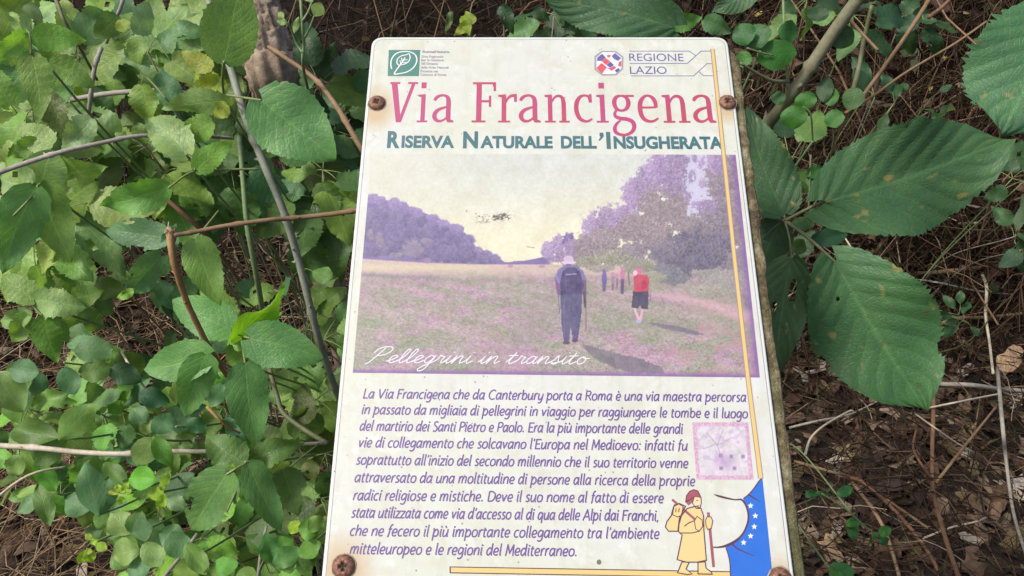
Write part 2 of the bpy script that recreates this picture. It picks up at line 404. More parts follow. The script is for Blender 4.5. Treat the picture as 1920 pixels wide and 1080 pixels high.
class Print:
    """collects flat polygons; every later one lies a hair above the earlier"""
    def __init__(s, z=ZP): s.v = []; s.f = []; s.z = z
    def poly(s, pts):
        b = len(s.v); s.z += 1.5e-6
        s.v += [(p[0], p[1], s.z) for p in pts]; s.f.append(tuple(range(b, b + len(pts))))
    def stroke(s, pts, w, closed=False):
        """pts local metres (x, y) or (x, y, w)"""
        n = len(pts); b = len(s.v); s.z += 2e-6; L = []
        if n < 2: return
        for i, p in enumerate(pts):
            a = pts[i - 1] if i > 0 else (pts[-2] if closed else None)
            c = pts[i + 1] if i < n - 1 else (pts[1] if closed else None)
            d1 = (p[0] - a[0], p[1] - a[1]) if a is not None else None
            d2 = (c[0] - p[0], c[1] - p[1]) if c is not None else None
            def nm(d):
                l = math.hypot(*d) or 1e-9; return (d[0] / l, d[1] / l)
            d1 = nm(d1) if d1 else nm(d2); d2 = nm(d2) if d2 else d1
            t_ = nm((d1[0] + d2[0] + 1e-9, d1[1] + d2[1])); nn = (-t_[1], t_[0])
            k = 1 / max(0.55, nn[0] * -d1[1] + nn[1] * d1[0])
            ww = (p[2] if len(p) > 2 else w) / 2 * k
            z = s.z + i * 3e-7
            s.v.append((p[0] + nn[0] * ww, p[1] + nn[1] * ww, z)); s.v.append((p[0] - nn[0] * ww, p[1] - nn[1] * ww, z))
        s.z += n * 3e-7
        for i in range(n - 1): s.f.append((b + 2 * i, b + 2 * i + 1, b + 2 * i + 3, b + 2 * i + 2))
    def disc(s, x, y, r, ry=None, n=16):
        ry = ry or r; s.poly([(x + r * math.cos(2 * math.pi * k / n), y + ry * math.sin(2 * math.pi * k / n)) for k in range(n)])
    def build(s, name, mat, parent=board):
        o = mesh_from(name, s.v, s.f, mat, parent, False)
        me = o.data; bm = bmesh.new(); bm.from_mesh(me)
        bm.normal_update()
        fl = [f for f in bm.faces if f.normal.z < 0]
        bmesh.ops.reverse_faces(bm, faces=fl)
        bmesh.ops.triangulate(bm, faces=[f for f in bm.faces if len(f.verts) > 4])
        bm.to_mesh(me); bm.free(); return o
def cat2(pts, n=6):
    out = []
    if len(pts) < 3: return list(pts)
    dim = max(len(p) for p in pts)
    P = [np.array(list(p) + [0] * (dim - len(p)), float) for p in pts]
    Q = [2 * P[0] - P[1]] + P + [2 * P[-1] - P[-2]]
    for i in range(1, len(Q) - 2):
        a, b, c, d = Q[i - 1:i + 3]
        for k in range(n):
            u = k / n
            out.append(tuple(0.5 * (2 * b + (c - a) * u + (2 * a - 5 * b + 4 * c - d) * u * u + (3 * b - a - 3 * c + d) * u ** 3)))
    out.append(tuple(P[-1])); return out
def pxpoly(pr, pts): pr.poly([S(*p) for p in pts])
def pxw(px, py, w):     # pixels to metres on the face at this place
    a = S(px - w / 2, py); b = S(px + w / 2, py); return b[0] - a[0]
def pxline(pr, pts, w, smooth=False):
    P = [S(*p[:2]) for p in pts]
    ws = [pxw(p[0], p[1], p[2] if len(p) > 2 else w) for p in pts]
    P = [(a[0], a[1], ww) for a, ww in zip(P, ws)]
    pr.stroke(cat2(P, 5) if smooth else P, 1)

# ---- slab-serif title glyphs (x-height = 1)
def R_(a, b, c, d): return ('p', [(a, b), (c, b), (c, d), (a, d)])
SER = {
 'V': (0.98, [('p', [(.04, 1.40), (.25, 1.40), (.46, 0), (.285, 0)]), ('p', [(.775, 1.40), (.90, 1.40), (.46, 0), (.34, 0)]), R_(0, 1.35, .35, 1.42), R_(.63, 1.35, .98, 1.42)]),
 'i': (0.42, [R_(.12, 1.2, .32, 1.41), R_(.14, .05, .31, .96), ('p', [(.02, .90), (.14, .90), (.31, .99), (.31, .96), (.14, .96), (.02, .97)]), ('p', [(.02, .97), (.02, .91), (.2, .86), (.31, .99)]), R_(0, 0, .42, .065)]),
 'a': (0.76, [('s', [(.07, .76, .10), (.13, .86, .13), (.24, .93, .11), (.40, .945, .10), (.53, .87, .14), (.565, .70, .165), (.565, .45, .165), (.565, .2, .165)]),
              ('s', [(.56, .56, .07), (.40, .51, .10), (.22, .44, .13), (.105, .32, .15), (.09, .18, .155), (.17, .07, .13), (.30, .045, .10), (.43, .10, .08), (.56, .21, .07)]),
              ('p', [(.485, .30), (.65, .30), (.65, .10), (.76, .06), (.76, .0), (.55, .0), (.485, .1)])]),
 'F': (0.82, [R_(.15, .05, .33, 1.37), R_(.02, 1.345, .82, 1.42), R_(.74, 1.10, .82, 1.36), R_(.30, .70, .62, .78), R_(.58, .54, .66, .94), R_(0, 0, .47, .07), ('p', [(.70, 1.35), (.75, 1.35), (.75, 1.18)])]),
 'r': (0.66, [R_(.12, .05, .285, .96), ('p', [(0, .97), (0, .90), (.15, .87), (.285, .99)]), ('s', [(.26, .68, .06), (.34, .84, .09), (.46, .93, .12), (.58, .94, .13)]), R_(.56, .72, .66, 1.0), R_(0, 0, .42, .065)]),
 'n': (0.92, [R_(.12, .05, .285, .96), ('p', [(0, .97), (0, .90), (.15, .87), (.285, .99)]), ('s', [(.26, .70, .06), (.37, .87, .09), (.52, .935, .12), (.66, .87, .14), (.705, .70, .165), (.71, .45, .165), (.71, .05, .165)]), R_(0, 0, .40, .065), R_(.53, 0, .92, .065)]),
 'c': (0.70, [('s', [(.66, .14, .06), (.53, .06, .10), (.38, .05, .12), (.21, .14, .155), (.115, .33, .165), (.09, .52, .165), (.13, .74, .16), (.25, .90, .13), (.40, .95, .10), (.54, .92, .11), (.60, .83, .13), (.62, .70, .12)]), R_(.57, .70, .67, 1.0)]),
 'e': (0.74, [('s', [(.10, .53, .09), (.40, .53, .085), (.64, .54, .09)]), ('s', [(.645, .52, .12), (.63, .72, .15), (.54, .88, .14), (.38, .95, .10), (.22, .88, .13), (.11, .70, .16), (.085, .48, .165), (.12, .26, .16), (.22, .11, .15), (.38, .05, .12), (.54, .065, .10), (.70, .16, .07)])]),
 'g': (0.82, [('s', [(.34, .95, .10), (.50, .90, .13), (.58, .77, .155), (.58, .62, .155), (.50, .48, .13), (.34, .42, .10), (.18, .47, .13), (.10, .61, .155), (.10, .77, .155), (.18, .90, .13), (.34, .95, .10)]),
              R_(.50, .90, .80, .975), ('s', [(.18, .46, .09), (.09, .33, .10), (.12, .21, .13), (.28, .15, .15), (.50, .12, .16), (.68, .04, .16), (.74, -.12, .15), (.66, -.30, .13), (.46, -.41, .11), (.26, -.41, .12), (.09, -.33, .14), (.06, -.18, .13), (.14, -.03, .10), (.28, .08, .07)])]),
}
def serif_glyph(pr, ch, x0, x1, yb, yx):
    w, shapes = SER[ch]; a = S(x0, yb); b = S(x1, yb); h = S(x0, yx)[1] - a[1]; kx = (b[0] - a[0]) / w
    sh = 0.0
    for k, pts in shapes:
        if k == 'p': pr.poly([(a[0] + p[0] * kx, a[1] + p[1] * h) for p in pts])
        else: pr.stroke([(p[0], p[1], p[2]) for p in cat2([(a[0] + q[0] * kx, a[1] + q[1] * h, q[2] * kx) for q in pts], 5)], 1)
pr = Print()
title = [('V', 300, 540, 0), ('i', 545, 634, 0), ('a', 672, 856, 0), ('F', 1008, 1212, 0), ('r', 1232, 1392, 0), ('a', 1405, 1592, 0), ('n', 1628, 1838, 0),
         ('c', 165, 328, 1), ('i', 355, 457, 1), ('g', 490, 688, 1), ('e', 708, 888, 1), ('n', 920, 1146, 1), ('a', 1172, 1366, 1)]
for ti, (ch, a, b, o) in enumerate(title):
    pr.z = ZP + (ti % 2) * 3e-5
    X0 = (1040 if o else 660) + a / 4.5; X1 = (1040 if o else 660) + b / 4.5
    serif_glyph(pr, ch, X0, X1, 229.6 + (X0 - 700) * 0.0018, 229.6 + (X0 - 700) * 0.0018 - 53.5)
pr.build('title_lettering', I['pink'])

# ---- lettering in Blender's own font, fitted between measured end points
def font_mesh(pr, txt, x0, x1, yb0, yb1, cap, off=0.0, shear=0.0, capref=0.729):
    cu = bpy.data.curves.new('t', 'FONT'); cu.body = txt; cu.size = 1; cu.offset = off; cu.shear = shear; cu.resolution_u = 4
    ob = bpy.data.objects.new('t', cu); COL.objects.link(ob)
    dg = bpy.context.evaluated_depsgraph_get(); me = bpy.data.meshes.new_from_object(ob.evaluated_get(dg))
    v = [x.co.copy() for x in me.vertices]; f = [tuple(p.vertices) for p in me.polygons]
    bpy.data.objects.remove(ob); bpy.data.curves.remove(cu); bpy.data.meshes.remove(me)
    if not v: return
    xa = min(q.x for q in v); xb = max(q.x for q in v)
    A = S(x0, yb0); B = S(x1, yb1); hh = S(x0, yb0 - cap)[1] - A[1]
    kx = 1 / (xb - xa); b = len(pr.v); pr.z += 5e-6
    for q in v:
        u = (q.x - xa) * kx
        pr.v.append((A[0] + (B[0] - A[0]) * u, A[1] + (B[1] - A[1]) * u + q.y / capref * hh, pr.z))
    pr.f += [tuple(i + b for i in p) for p in f]
pr = Print()
for txt, x0, x1, cap in (('R', 725.5, 749, 30.5), ('ISERVA', 752.5, 851.5, 22), ('N', 868, 896, 30.5), ('ATURALE', 900.5, 1036.5, 22), ('DELL', 1052, 1119, 22.5), ('I', 1137.5, 1145.5, 30.5), ('NSUGHERATA', 1151, 1356, 22.5)):
    yb = 276.2 + (x0 - 725) * 0.0042
    yb1 = 276.2 + (x1 - 725) * 0.0042
    font_mesh(pr, txt, x0, x1, yb, yb1, cap, 0.042)
pxpoly(pr, [(1124, 249), (1131, 249), (1132, 256), (1125, 264), (1122, 264), (1126, 256), (1124, 256)])
pr.build('subtitle_lettering', I['teal'])

# ---- humanist italic, drawn as pen strokes (x-height = 1, ascender 1.5, descender -0.5)
GL = {
 'a': (.92, [('c', [(.72, .72), (.56, .93), (.34, .95), (.12, .68), (.08, .32), (.22, .06), (.44, .1), (.70, .5)]), ('l', [(.75, .96), (.72, .18), (.80, .03)])]),
 'b': (.92, [('l', [(.14, 1.5), (.14, .05)]), ('c', [(.14, .5), (.34, .9), (.56, .93), (.78, .66), (.76, .3), (.56, .06), (.32, .05), (.14, .2)])]),
 'c': (.74, [('c', [(.68, .85), (.46, .96), (.2, .82), (.08, .48), (.16, .16), (.38, .03), (.66, .12)])]),
 'd': (.94, [('c', [(.72, .72), (.56, .93), (.34, .95), (.12, .68), (.08, .32), (.22, .06), (.44, .1), (.72, .5)]), ('l', [(.76, 1.5), (.74, .18), (.80, .03)])]),
 'e': (.82, [('c', [(.12, .46), (.5, .46), (.70, .6), (.62, .88), (.42, .96), (.18, .8), (.08, .46), (.18, .14), (.42, .03), (.70, .14)])]),
 'è': (.82, [('c', [(.12, .46), (.5, .46), (.70, .6), (.62, .88), (.42, .96), (.18, .8), (.08, .46), (.18, .14), (.42, .03), (.70, .14)]), ('l', [(.25, 1.45), (.45, 1.15)])]),
 'f': (.56, [('c', [(.62, 1.48), (.44, 1.5), (.30, 1.3), (.26, 1.0), (.22, .3), (.14, -.15)]), ('l', [(.04, .94), (.54, .94)])]),
 'g': (.88, [('c', [(.72, .72), (.56, .93), (.34, .95), (.12, .68), (.10, .36), (.24, .14), (.46, .18), (.70, .5)]), ('c', [(.76, .96), (.74, .5), (.74, 0), (.62, -.34), (.36, -.46), (.06, -.36)])]),
 'h': (.92, [('l', [(.14, 1.5), (.12, 0)]), ('c', [(.13, .45), (.34, .88), (.58, .95), (.74, .8), (.74, .4), (.74, 0)])]),
 'i': (.36, [('l', [(.15, .96), (.15, .16), (.23, .02)]), ('d', (.18, 1.3))]),
 'l': (.36, [('l', [(.16, 1.5), (.15, .16), (.23, .02)])]),
 'm': (1.36, [('l', [(.13, .96), (.12, 0)]), ('c', [(.13, .45), (.30, .88), (.50, .95), (.62, .78), (.62, .4), (.62, 0)]), ('c', [(.63, .45), (.80, .88), (1.0, .95), (1.14, .78), (1.14, .4), (1.14, 0)])]),
 'n': (.92, [('l', [(.13, .96), (.12, 0)]), ('c', [(.13, .45), (.34, .88), (.58, .95), (.74, .8), (.74, .4), (.74, 0)])]),
 'o': (.90, [('c', [(.44, .96), (.18, .82), (.08, .46), (.18, .12), (.44, .03), (.70, .16), (.80, .5), (.70, .84), (.44, .96)])]),
 'p': (.94, [('l', [(.06, 1.06), (.14, .9), (.12, -.46)]), ('c', [(.14, .5), (.34, .9), (.56, .93), (.78, .66), (.76, .3), (.56, .06), (.32, .05), (.14, .2)])]),
 'q': (.92, [('c', [(.72, .72), (.56, .93), (.34, .95), (.12, .68), (.08, .32), (.22, .06), (.44, .1), (.70, .5)]), ('l', [(.75, .96), (.74, -.46)])]),
 'r': (.60, [('l', [(.14, .96), (.12, 0)]), ('c', [(.13, .5), (.28, .86), (.44, .96), (.58, .9)])]),
 's': (.66, [('c', [(.58, .86), (.36, .96), (.16, .8), (.22, .58), (.48, .42), (.54, .2), (.34, .03), (.06, .1)])]),
 't': (.56, [('c', [(.26, 1.25), (.2, .6), (.2, .2), (.30, .03), (.50, .1)]), ('l', [(.04, .93), (.52, .93)])]),
 'u': (.92, [('c', [(.13, .96), (.11, .5), (.14, .14), (.32, .03), (.54, .16), (.72, .55)]), ('l', [(.75, .96), (.72, .18), (.80, .03)])]),
 'ù': (.92, [('c', [(.13, .96), (.11, .5), (.14, .14), (.32, .03), (.54, .16), (.72, .55)]), ('l', [(.75, .96), (.72, .18), (.80, .03)]), ('l', [(.28, 1.45), (.48, 1.15)])]),
 'v': (.80, [('l', [(.06, .96), (.32, .03)]), ('l', [(.32, .03), (.70, .96)])]),
 'y': (.84, [('c', [(.13, .96), (.11, .5), (.14, .14), (.32, .03), (.54, .16), (.72, .55)]), ('c', [(.76, .96), (.72, .3), (.60, -.2), (.36, -.44), (.1, -.4)])]),
 'z': (.76, [('l', [(.10, .92), (.68, .92), (.06, .05), (.68, .05)])]),
 'L': (.80, [('l', [(.14, 1.4), (.14, .05), (.74, .05)])]),
 'V': (1.12, [('l', [(.06, 1.4), (.5, .02)]), ('l', [(.5, .02), (1.04, 1.4)])]),
 'F': (.86, [('l', [(.14, 0), (.14, 1.34), (.84, 1.34)]), ('l', [(.14, .74), (.70, .74)])]),
 'E': (.88, [('l', [(.82, .05), (.14, .05), (.14, 1.34), (.82, 1.34)]), ('l', [(.14, .72), (.72, .72)])]),
 'C': (1.16, [('c', [(1.10, 1.22), (.78, 1.4), (.38, 1.26), (.1, .78), (.24, .26), (.6, .02), (1.06, .14)])]),
 'S': (.86, [('c', [(.76, 1.26), (.5, 1.4), (.2, 1.26), (.18, .98), (.5, .72), (.74, .48), (.66, .14), (.38, .0), (.08, .12)])]),
 'P': (.90, [('l', [(.14, 0), (.14, 1.36)]), ('c', [(.14, 1.36), (.55, 1.36), (.82, 1.2), (.80, .88), (.56, .68), (.14, .66)])]),
 'R': (.98, [('l', [(.14, 0), (.14, 1.36)]), ('c', [(.14, 1.36), (.55, 1.36), (.80, 1.2), (.78, .9), (.56, .72), (.14, .70)]), ('l', [(.48, .7), (.94, .0)])]),
 'D': (1.16, [('l', [(.14, 0), (.14, 1.36)]), ('c', [(.14, 1.36), (.6, 1.34), (1.02, 1.04), (1.04, .5), (.74, .1), (.14, .04)])]),
 'M': (1.30, [('l', [(.12, 0), (.22, 1.38), (.64, .3), (1.08, 1.38), (1.18, 0)])]),
 'A': (1.12, [('l', [(.02, 0), (.56, 1.4), (1.06, 0)]), ('l', [(.22, .46), (.88, .46)])]),
 "'": (.30, [('l', [(.18, 1.46), (.12, 1.1)])]), '.': (.36, [('d', (.14, .1))]), ',': (.36, [('l', [(.2, .14), (.1, -.2)])]), ':': (.36, [('d', (.14, .1)), ('d', (.16, .85))]), ' ': (.44, []),
}
def pen_line(pr, txt, x0, x1, yb0, yb1, xh, sw=0.205, shear=0.17, G=None, seg=4, track=0.06):
    G = G or GL; tot = sum(G[c][0] + track for c in txt) - track
    A = S(x0, yb0); B = S(x1, yb1); h = S(x0, yb0 - xh)[1] - A[1]; kx = (B[0] - A[0]) / tot; x = 0
    T = lambda q: (A[0] + (x + q[0]) * kx + q[1] * shear * h, A[1] + (B[1] - A[1]) * (x + q[0]) / tot + q[1] * h)
    z0 = pr.z
    for ci, c in enumerate(txt):
        pr.z = z0 + (ci % 2) * 2.2e-5
        for k, p in G[c][1]:
            if k == 'd':
                q = T(p); pr.disc(q[0], q[1], sw * h * 0.68, n=8)
            elif k == 'c': pr.stroke([T(q) for q in cat2(p, seg)], sw * h)
            else:
                for q0, q1 in zip(p[:-1], p[1:]):
                    a_, b_ = T(q0), T(q1); l_ = math.hypot(b_[0] - a_[0], b_[1] - a_[1]) or 1; e_ = sw * h * .35 if len(p) > 2 else 0
                    ex, ey = (b_[0] - a_[0]) / l_ * e_, (b_[1] - a_[1]) / l_ * e_
                    pr.stroke([(a_[0] - ex, a_[1] - ey), (b_[0] + ex, b_[1] + ey)], sw * h)
        x += G[c][0] + track
    pr.z = z0 + 4.5e-5
LINES = [("La Via Francigena che da Canterbury porta a Roma è una via maestra percorsa", 680, 1399, 747.0, 753.5, 12.6),
 ("in passato da migliaia di pellegrini in viaggio per raggiungere le tombe e il luogo", 677, 1402, 776.5, 784.5, 12.8),
 ("del martirio dei Santi Pietro e Paolo. Era la più importante delle grandi", 673.5, 1280, 807.5, 813.5, 13.0),
 ("vie di collegamento che solcavano l'Europa nel Medioevo: infatti fu", 671, 1289, 838.5, 845, 13.2),
 ("soprattutto all'inizio del secondo millennio che il suo territorio venne", 667, 1290, 871, 878, 13.4),
 ("attraversato da una moltitudine di persone alla ricerca della proprie", 664, 1303, 904, 911.5, 13.6),
 ("radici religiose e mistiche. Deve il suo nome al fatto di essere", 661, 1244, 938, 943.5, 13.8),
 ("stata utilizzata come via d'accesso al di qua delle Alpi dai Franchi,", 658, 1235, 970.5, 977, 14.0),
 ("che ne fecero il più importante collegamento tra l'ambiente", 655, 1236, 1004.5, 1010.5, 14.2),
 ("mitteleuropeo e le regioni del Mediterraneo.", 655, 1082, 1038.5, 1043, 14.4)]
for L in LINES:
    pr = Print(); pen_line(pr, *L); pr.build('text_line', I['purple'])

# ---- copperplate caption
SC = dict(GL)
SC.update({
 'P': (1.5, [('c', [(.0, -.15), (.25, .15), (.7, 1.3), (.95, 1.95)]), ('c', [(.25, 1.3), (.5, 1.85), (1.0, 2.1), (1.45, 2.0), (1.45, 1.5), (1.05, 1.05), (.6, .95)])]),
 'e': (.75, [('c', [(-.1, .2), (.3, .45), (.6, .8), (.45, 1.0), (.18, .75), (.1, .3), (.3, .03), (.6, .2), (.78, .4)])]),
 'l': (.55, [('c', [(-.1, .2), (.3, .8), (.58, 1.6), (.45, 1.8), (.25, 1.3), (.12, .3), (.25, .03), (.6, .35)])]),
 'g': (.85, [('c', [(.68, .85), (.4, 1.0), (.12, .6), (.1, .2), (.3, .05), (.55, .4), (.72, .95), (.55, .1), (.3, -.75), (.0, -1.0), (-.15, -.75), (.2, -.3), (.85, .3)])]),
 'r': (.7, [('c', [(-.1, .2), (.15, .6), (.25, 1.05), (.4, .9), (.58, .85), (.45, .4), (.5, .05), (.8, .35)])]),
 'i': (.5, [('c', [(-.1, .2), (.15, .6), (.25, .95), (.12, .35), (.2, .03), (.55, .35)]), ('d', (.42, 1.45))]),
 'n': (.95, [('c', [(-.1, .2), (.1, .7), (.2, .95), (.1, .4), (.02, .0), (.2, .5), (.5, .95), (.68, .85), (.6, .4), (.62, .05), (.98, .35)])]),
 't': (.6, [('c', [(-.1, .2), (.2, .8), (.4, 1.45), (.2, .7), (.12, .2), (.25, .03), (.62, .35)]), ('l', [(-.05, 1.05), (.6, 1.1)])]),
 'a': (.9, [('c', [(.65, .85), (.4, 1.0), (.12, .6), (.1, .2), (.3, .05), (.55, .4), (.7, .95), (.58, .35), (.62, .05), (.95, .35)])]),
 's': (.7, [('c', [(-.1, .2), (.2, .6), (.4, 1.1), (.45, .7), (.5, .25), (.25, .0), (.05, .15), (.35, .15), (.8, .4)])]),
 'o': (.85, [('c', [(.4, .98), (.12, .65), (.08, .25), (.28, .03), (.58, .3), (.62, .75), (.4, .98), (.5, .75), (.9, .75)])]),
 ' ': (.55, [])})
pr = Print(ZP + 0.00012)
pen_line(pr, "Pellegrini in transito", 686, 1100, 680.5, 683.5, 14.5, 0.125, 0.42, SC, 6, 0.02)
pr.build('caption_lettering', I['script'])

# ---- emblems
pr = Print(); pxpoly(pr, [(729, 94), (788, 94), (785.5, 143), (727, 143)]); pr.build('leaf_logo', I['green'])
pr = Print(ZP + 0.00003)
K = lambda L, o=(660, 50), s=4.5: [(o[0] + x / s, o[1] + y / s) for x, y in L]
pxline(pr, K([(335, 358), (328, 320), (335, 275), (365, 235), (410, 215), (470, 212), (520, 228), (545, 262), (542, 310), (510, 355), (460, 385), (400, 398), (358, 402), (372, 372), (400, 335), (425, 300), (448, 262)]), 2.3, True)
pxline(pr, K([(400, 330), (380, 310), (385, 275), (415, 250), (455, 240), (482, 232), (490, 265), (478, 295), (450, 315), (415, 325)]), 2.0, True)
for a, b in (((412, 318), (405, 285)), ((425, 300), (418, 265)), ((437, 285), (470, 280)), ((425, 305), (462, 302))): pxline(pr, K([a, b]), 1.6)
pr.build('leaf_logo_lines', I['white'])
pr = Print()
for k, (txt, x1) in enumerate((('RomaNatura', 843), ('Ente Regionale', 831), ('per la Gestione', 832), ('del Sistema', 821), ('delle Aree Naturali', 841), ('Protette nel', 820.5), ('Comune di Roma', 836.5))):
    yb = 50 + (222, 262, 292, 322, 354, 386, 415)[k] / 4.5; x0 = (792, 790.5, 790, 789.5, 789, 788.5, 788)[k]
    font_mesh(pr, txt, x0, x1, yb, yb + 0.3, 4.6, 0.02 if k else 0.05)
pr.build('small_lettering', I['grey'])
K2 = lambda L: K(L, (1040, 50))
pr = Print(); pxpoly(pr, K2([(395, 206), (515, 206), (580, 255), (578, 360), (520, 412), (400, 415), (335, 365), (335, 250)])); pr.build('emblem_rim', I['octgrey'])
pr = Print(ZP + 0.00003); pxpoly(pr, K2([(402, 218), (508, 218), (565, 262), (563, 352), (512, 400), (405, 402), (352, 358), (352, 262)])); pr.build('emblem_field', I['white'])
pr = Print(ZP + 0.00006)
for q in ([(355, 290), (360, 262), (400, 230), (430, 262), (395, 292)], [(480, 250), (510, 225), (560, 268), (535, 292), (500, 275)], [(435, 325), (470, 298), (500, 325), (468, 350)], [(505, 370), (540, 350), (550, 370), (520, 390)]): pxpoly(pr, K2(q))
pr.build('emblem_blue_blocks', I['indigo'])
pr = Print(ZP + 0.00006)
for q in ([(350, 352), (395, 308), (440, 345), (400, 400)], [(395, 292), (430, 265), (470, 296), (432, 325)], [(435, 345), (468, 352), (500, 330), (520, 350), (480, 375)], [(440, 240), (475, 240), (465, 262), (445, 262)], [(540, 300), (562, 290), (562, 340), (535, 335)]): pxpoly(pr, K2(q))
pr.build('emblem_red_blocks', I['red'])
pr = Print(); font_mesh(pr, 'REGIONE', 1180, 1282, 114.6, 115, 14.8, 0.0); font_mesh(pr, 'LAZIO', 1181.5, 1250.5, 138.8, 139, 14.8, 0.0)
pr.build('region_lettering', I['indigo'])
pr = Print()
for q in ([(630, 208), (1135, 208), (1188, 245)], [(632, 312), (1118, 312), (1235, 208), (1330, 208)], [(640, 417), (1172, 417), (1285, 313), (1345, 313)], [(1212, 378), (1255, 415), (1350, 416)]): pxline(pr, K2(q), 1.4)
pr.build('region_lines', I['indigo'])

# ---- pilgrim's staff line, bar, blue cloak shape with stars, pilgrim
pr = Print(ZP + 0.00013)
PL = [(1335.5, 92, 8.2), (1346, 190, 8.4), (1356.5, 290, 8.6), (1368, 400, 8.8), (1379.5, 510, 9), (1403, 718, 9.6), (1426, 897, 10)]
pxline(pr, PL, 9); pr.build('staff_outline', I['edge'])
pr = Print(ZP + 0.00017); pxline(pr, [(a, b, c - 3.4) for a, b, c in PL], 6); pr.build('staff_line', I['gold'])
pr = Print(); pxpoly(pr, [(843, 1062), (1368, 1071), (1370, 1084), (843, 1075)]); pr.build('bar_outline', I['brown'])
pr = Print(ZP + 0.00003); pxpoly(pr, [(845.5, 1064), (1368, 1073), (1369.5, 1082), (845.5, 1073)]); pr.build('gold_bar', I['gold'])
K3 = lambda L: K(L, (1040, 720), 3.0)
pr = Print()
pxpoly(pr, K3([(1168, 530), (1150, 545), (1118, 590), (1090, 622), (1060, 650), (1078, 690), (1088, 740), (1078, 800), (1050, 850), (1012, 890), (962, 920), (975, 960), (985, 1010), (988, 1080), (990, 1120), (1232, 1120), (1225, 1080), (1195, 780)]))
pr.build('blue_cloak', I['blue'])
pr = Print(ZP + 0.00004)
pxline(pr, [(1338, 927, 1), (1347, 930, 3.6), (1362, 934, 3.6), (1378, 937, 2.4), (1391, 937.5, 3.6), (1400, 952, 3.6), (1403, 970, 3.4), (1399, 988, 3.2), (1390, 1004, 3.2), (1378, 1015, 4.5), (1362, 1023, 4.5), (1348, 1026, 3), (1336, 1026, 2)], 3, True)
pxline(pr, K3([(1168, 528), (1150, 545), (1118, 590), (1090, 622), (1060, 645)]), 2, True)
pxline(pr, K3([(962, 920), (975, 960), (985, 1010), (988, 1080), (990, 1120)]), 2, True)
pxline(pr, [(1402, 927, 3), (1412, 933, 2.5), (1425, 941, 1)], 2, True); pxline(pr, [(1372, 1020, 3), (1385, 1030, 2.5), (1413, 1042, 1)], 2, True)
pr.build('cloak_outline', I['brown'])
pr = Print(ZP + 0.00004)
for cx, cy in ((1101, 685), (1128, 742), (1122, 803), (1101, 855), (1062, 892)):
    pts = []
    for k in range(10):
        a = math.pi / 2 + k * math.pi / 5; r = (18 if k % 2 == 0 else 8) / 3; pts.append((1040 + cx / 3 + r * math.cos(a), 720 + cy / 3 - r * math.sin(a)))
    c0 = (sum(p[0] for p in pts) / 10, sum(p[1] for p in pts) / 10)
    pr.z += 4e-6; b = len(pr.v); pr.v += [(*S(*p), pr.z) for p in pts] + [(*S(*c0), pr.z)]
    pr.f += [(b + k, b + (k + 1) % 10, b + 10) for k in range(10)]
pr.build('star', I['white'])
robe = [(745, 700), (712, 740), (698, 790), (695, 830), (716, 850), (700, 930), (688, 988), (740, 1002), (800, 1002), (852, 992), (845, 900), (838, 820), (836, 740), (822, 700), (790, 688)]
bag = [(668, 690), (655, 740), (630, 775), (622, 805), (640, 828), (692, 828), (700, 760), (728, 700), (735, 688), (700, 672)]
leg1 = [(715, 1000), (690, 1062), (745, 1072), (772, 1068), (738, 1040), (755, 1003)]; leg2 = [(805, 1003), (805, 1068), (885, 1070), (880, 1058), (850, 1035), (846, 1000)]
handp = [(848, 765), (856, 748), (878, 748), (888, 770), (880, 812), (860, 818), (850, 795)]
arm = [(785, 770), (800, 745), (828, 765), (832, 800), (812, 828), (792, 815)]
ARM2 = [(832, 770), (850, 775), (852, 815), (835, 830)]
pr = Print()
for q in (bag, robe, leg1, leg2, ARM2): pxpoly(pr, K3(q))
pr.build('pilgrim_robe', I['robe'])
pr = Print(ZP + 0.00005)
pxpoly(pr, K3([(735, 665), (740, 630), (758, 604), (782, 594), (805, 602), (822, 638), (815, 650), (785, 636), (772, 668), (752, 684)])); pr.build('pilgrim_hood', I['hood'])
pr = Print(ZP + 0.00008)
pxpoly(pr, K3([(783, 636), (818, 640), (824, 668), (816, 700), (795, 700), (774, 670)])); pr.build('pilgrim_face', I['skin'])
pr = Print(ZP + 0.00010); pxline(pr, K3([(660, 650), (815, 785)]), 4.5); pxline(pr, K3([(863, 722), (893, 1030)]), 5.2); pr.build('pilgrim_staff', I['hood'])
pr = Print(ZP + 0.00012)
for q in (arm, handp): pxpoly(pr, K3(q))
pxpoly(pr, K3([(672, 680), (700, 676), (722, 690), (712, 740), (690, 748), (662, 735)])); pr.build('pilgrim_hands', I['robe'])
pr = Print(ZP + 0.00014)
for q in (bag, robe, leg1, leg2): pxline(pr, K3(q + [q[0]]), 1.9)
for q in (arm, handp, [(672, 680), (700, 676), (722, 690), (712, 740), (690, 748), (662, 735)], [(735, 665), (740, 630), (758, 604), (782, 594), (805, 602), (822, 638), (824, 668), (816, 700), (795, 700), (774, 670), (785, 636)]): pxline(pr, K3(q + [q[0]]), 1.5)
for q in ([(728, 800), (755, 780), (788, 768)], [(698, 838), (770, 838), (812, 828)], [(682, 700), (680, 722)], [(700, 698), (696, 722)], [(796, 655), (806, 655)], [(798, 686), (812, 686)]): pxline(pr, K3(q), 1.5)
pr.build('pilgrim_outline', I['brown'])

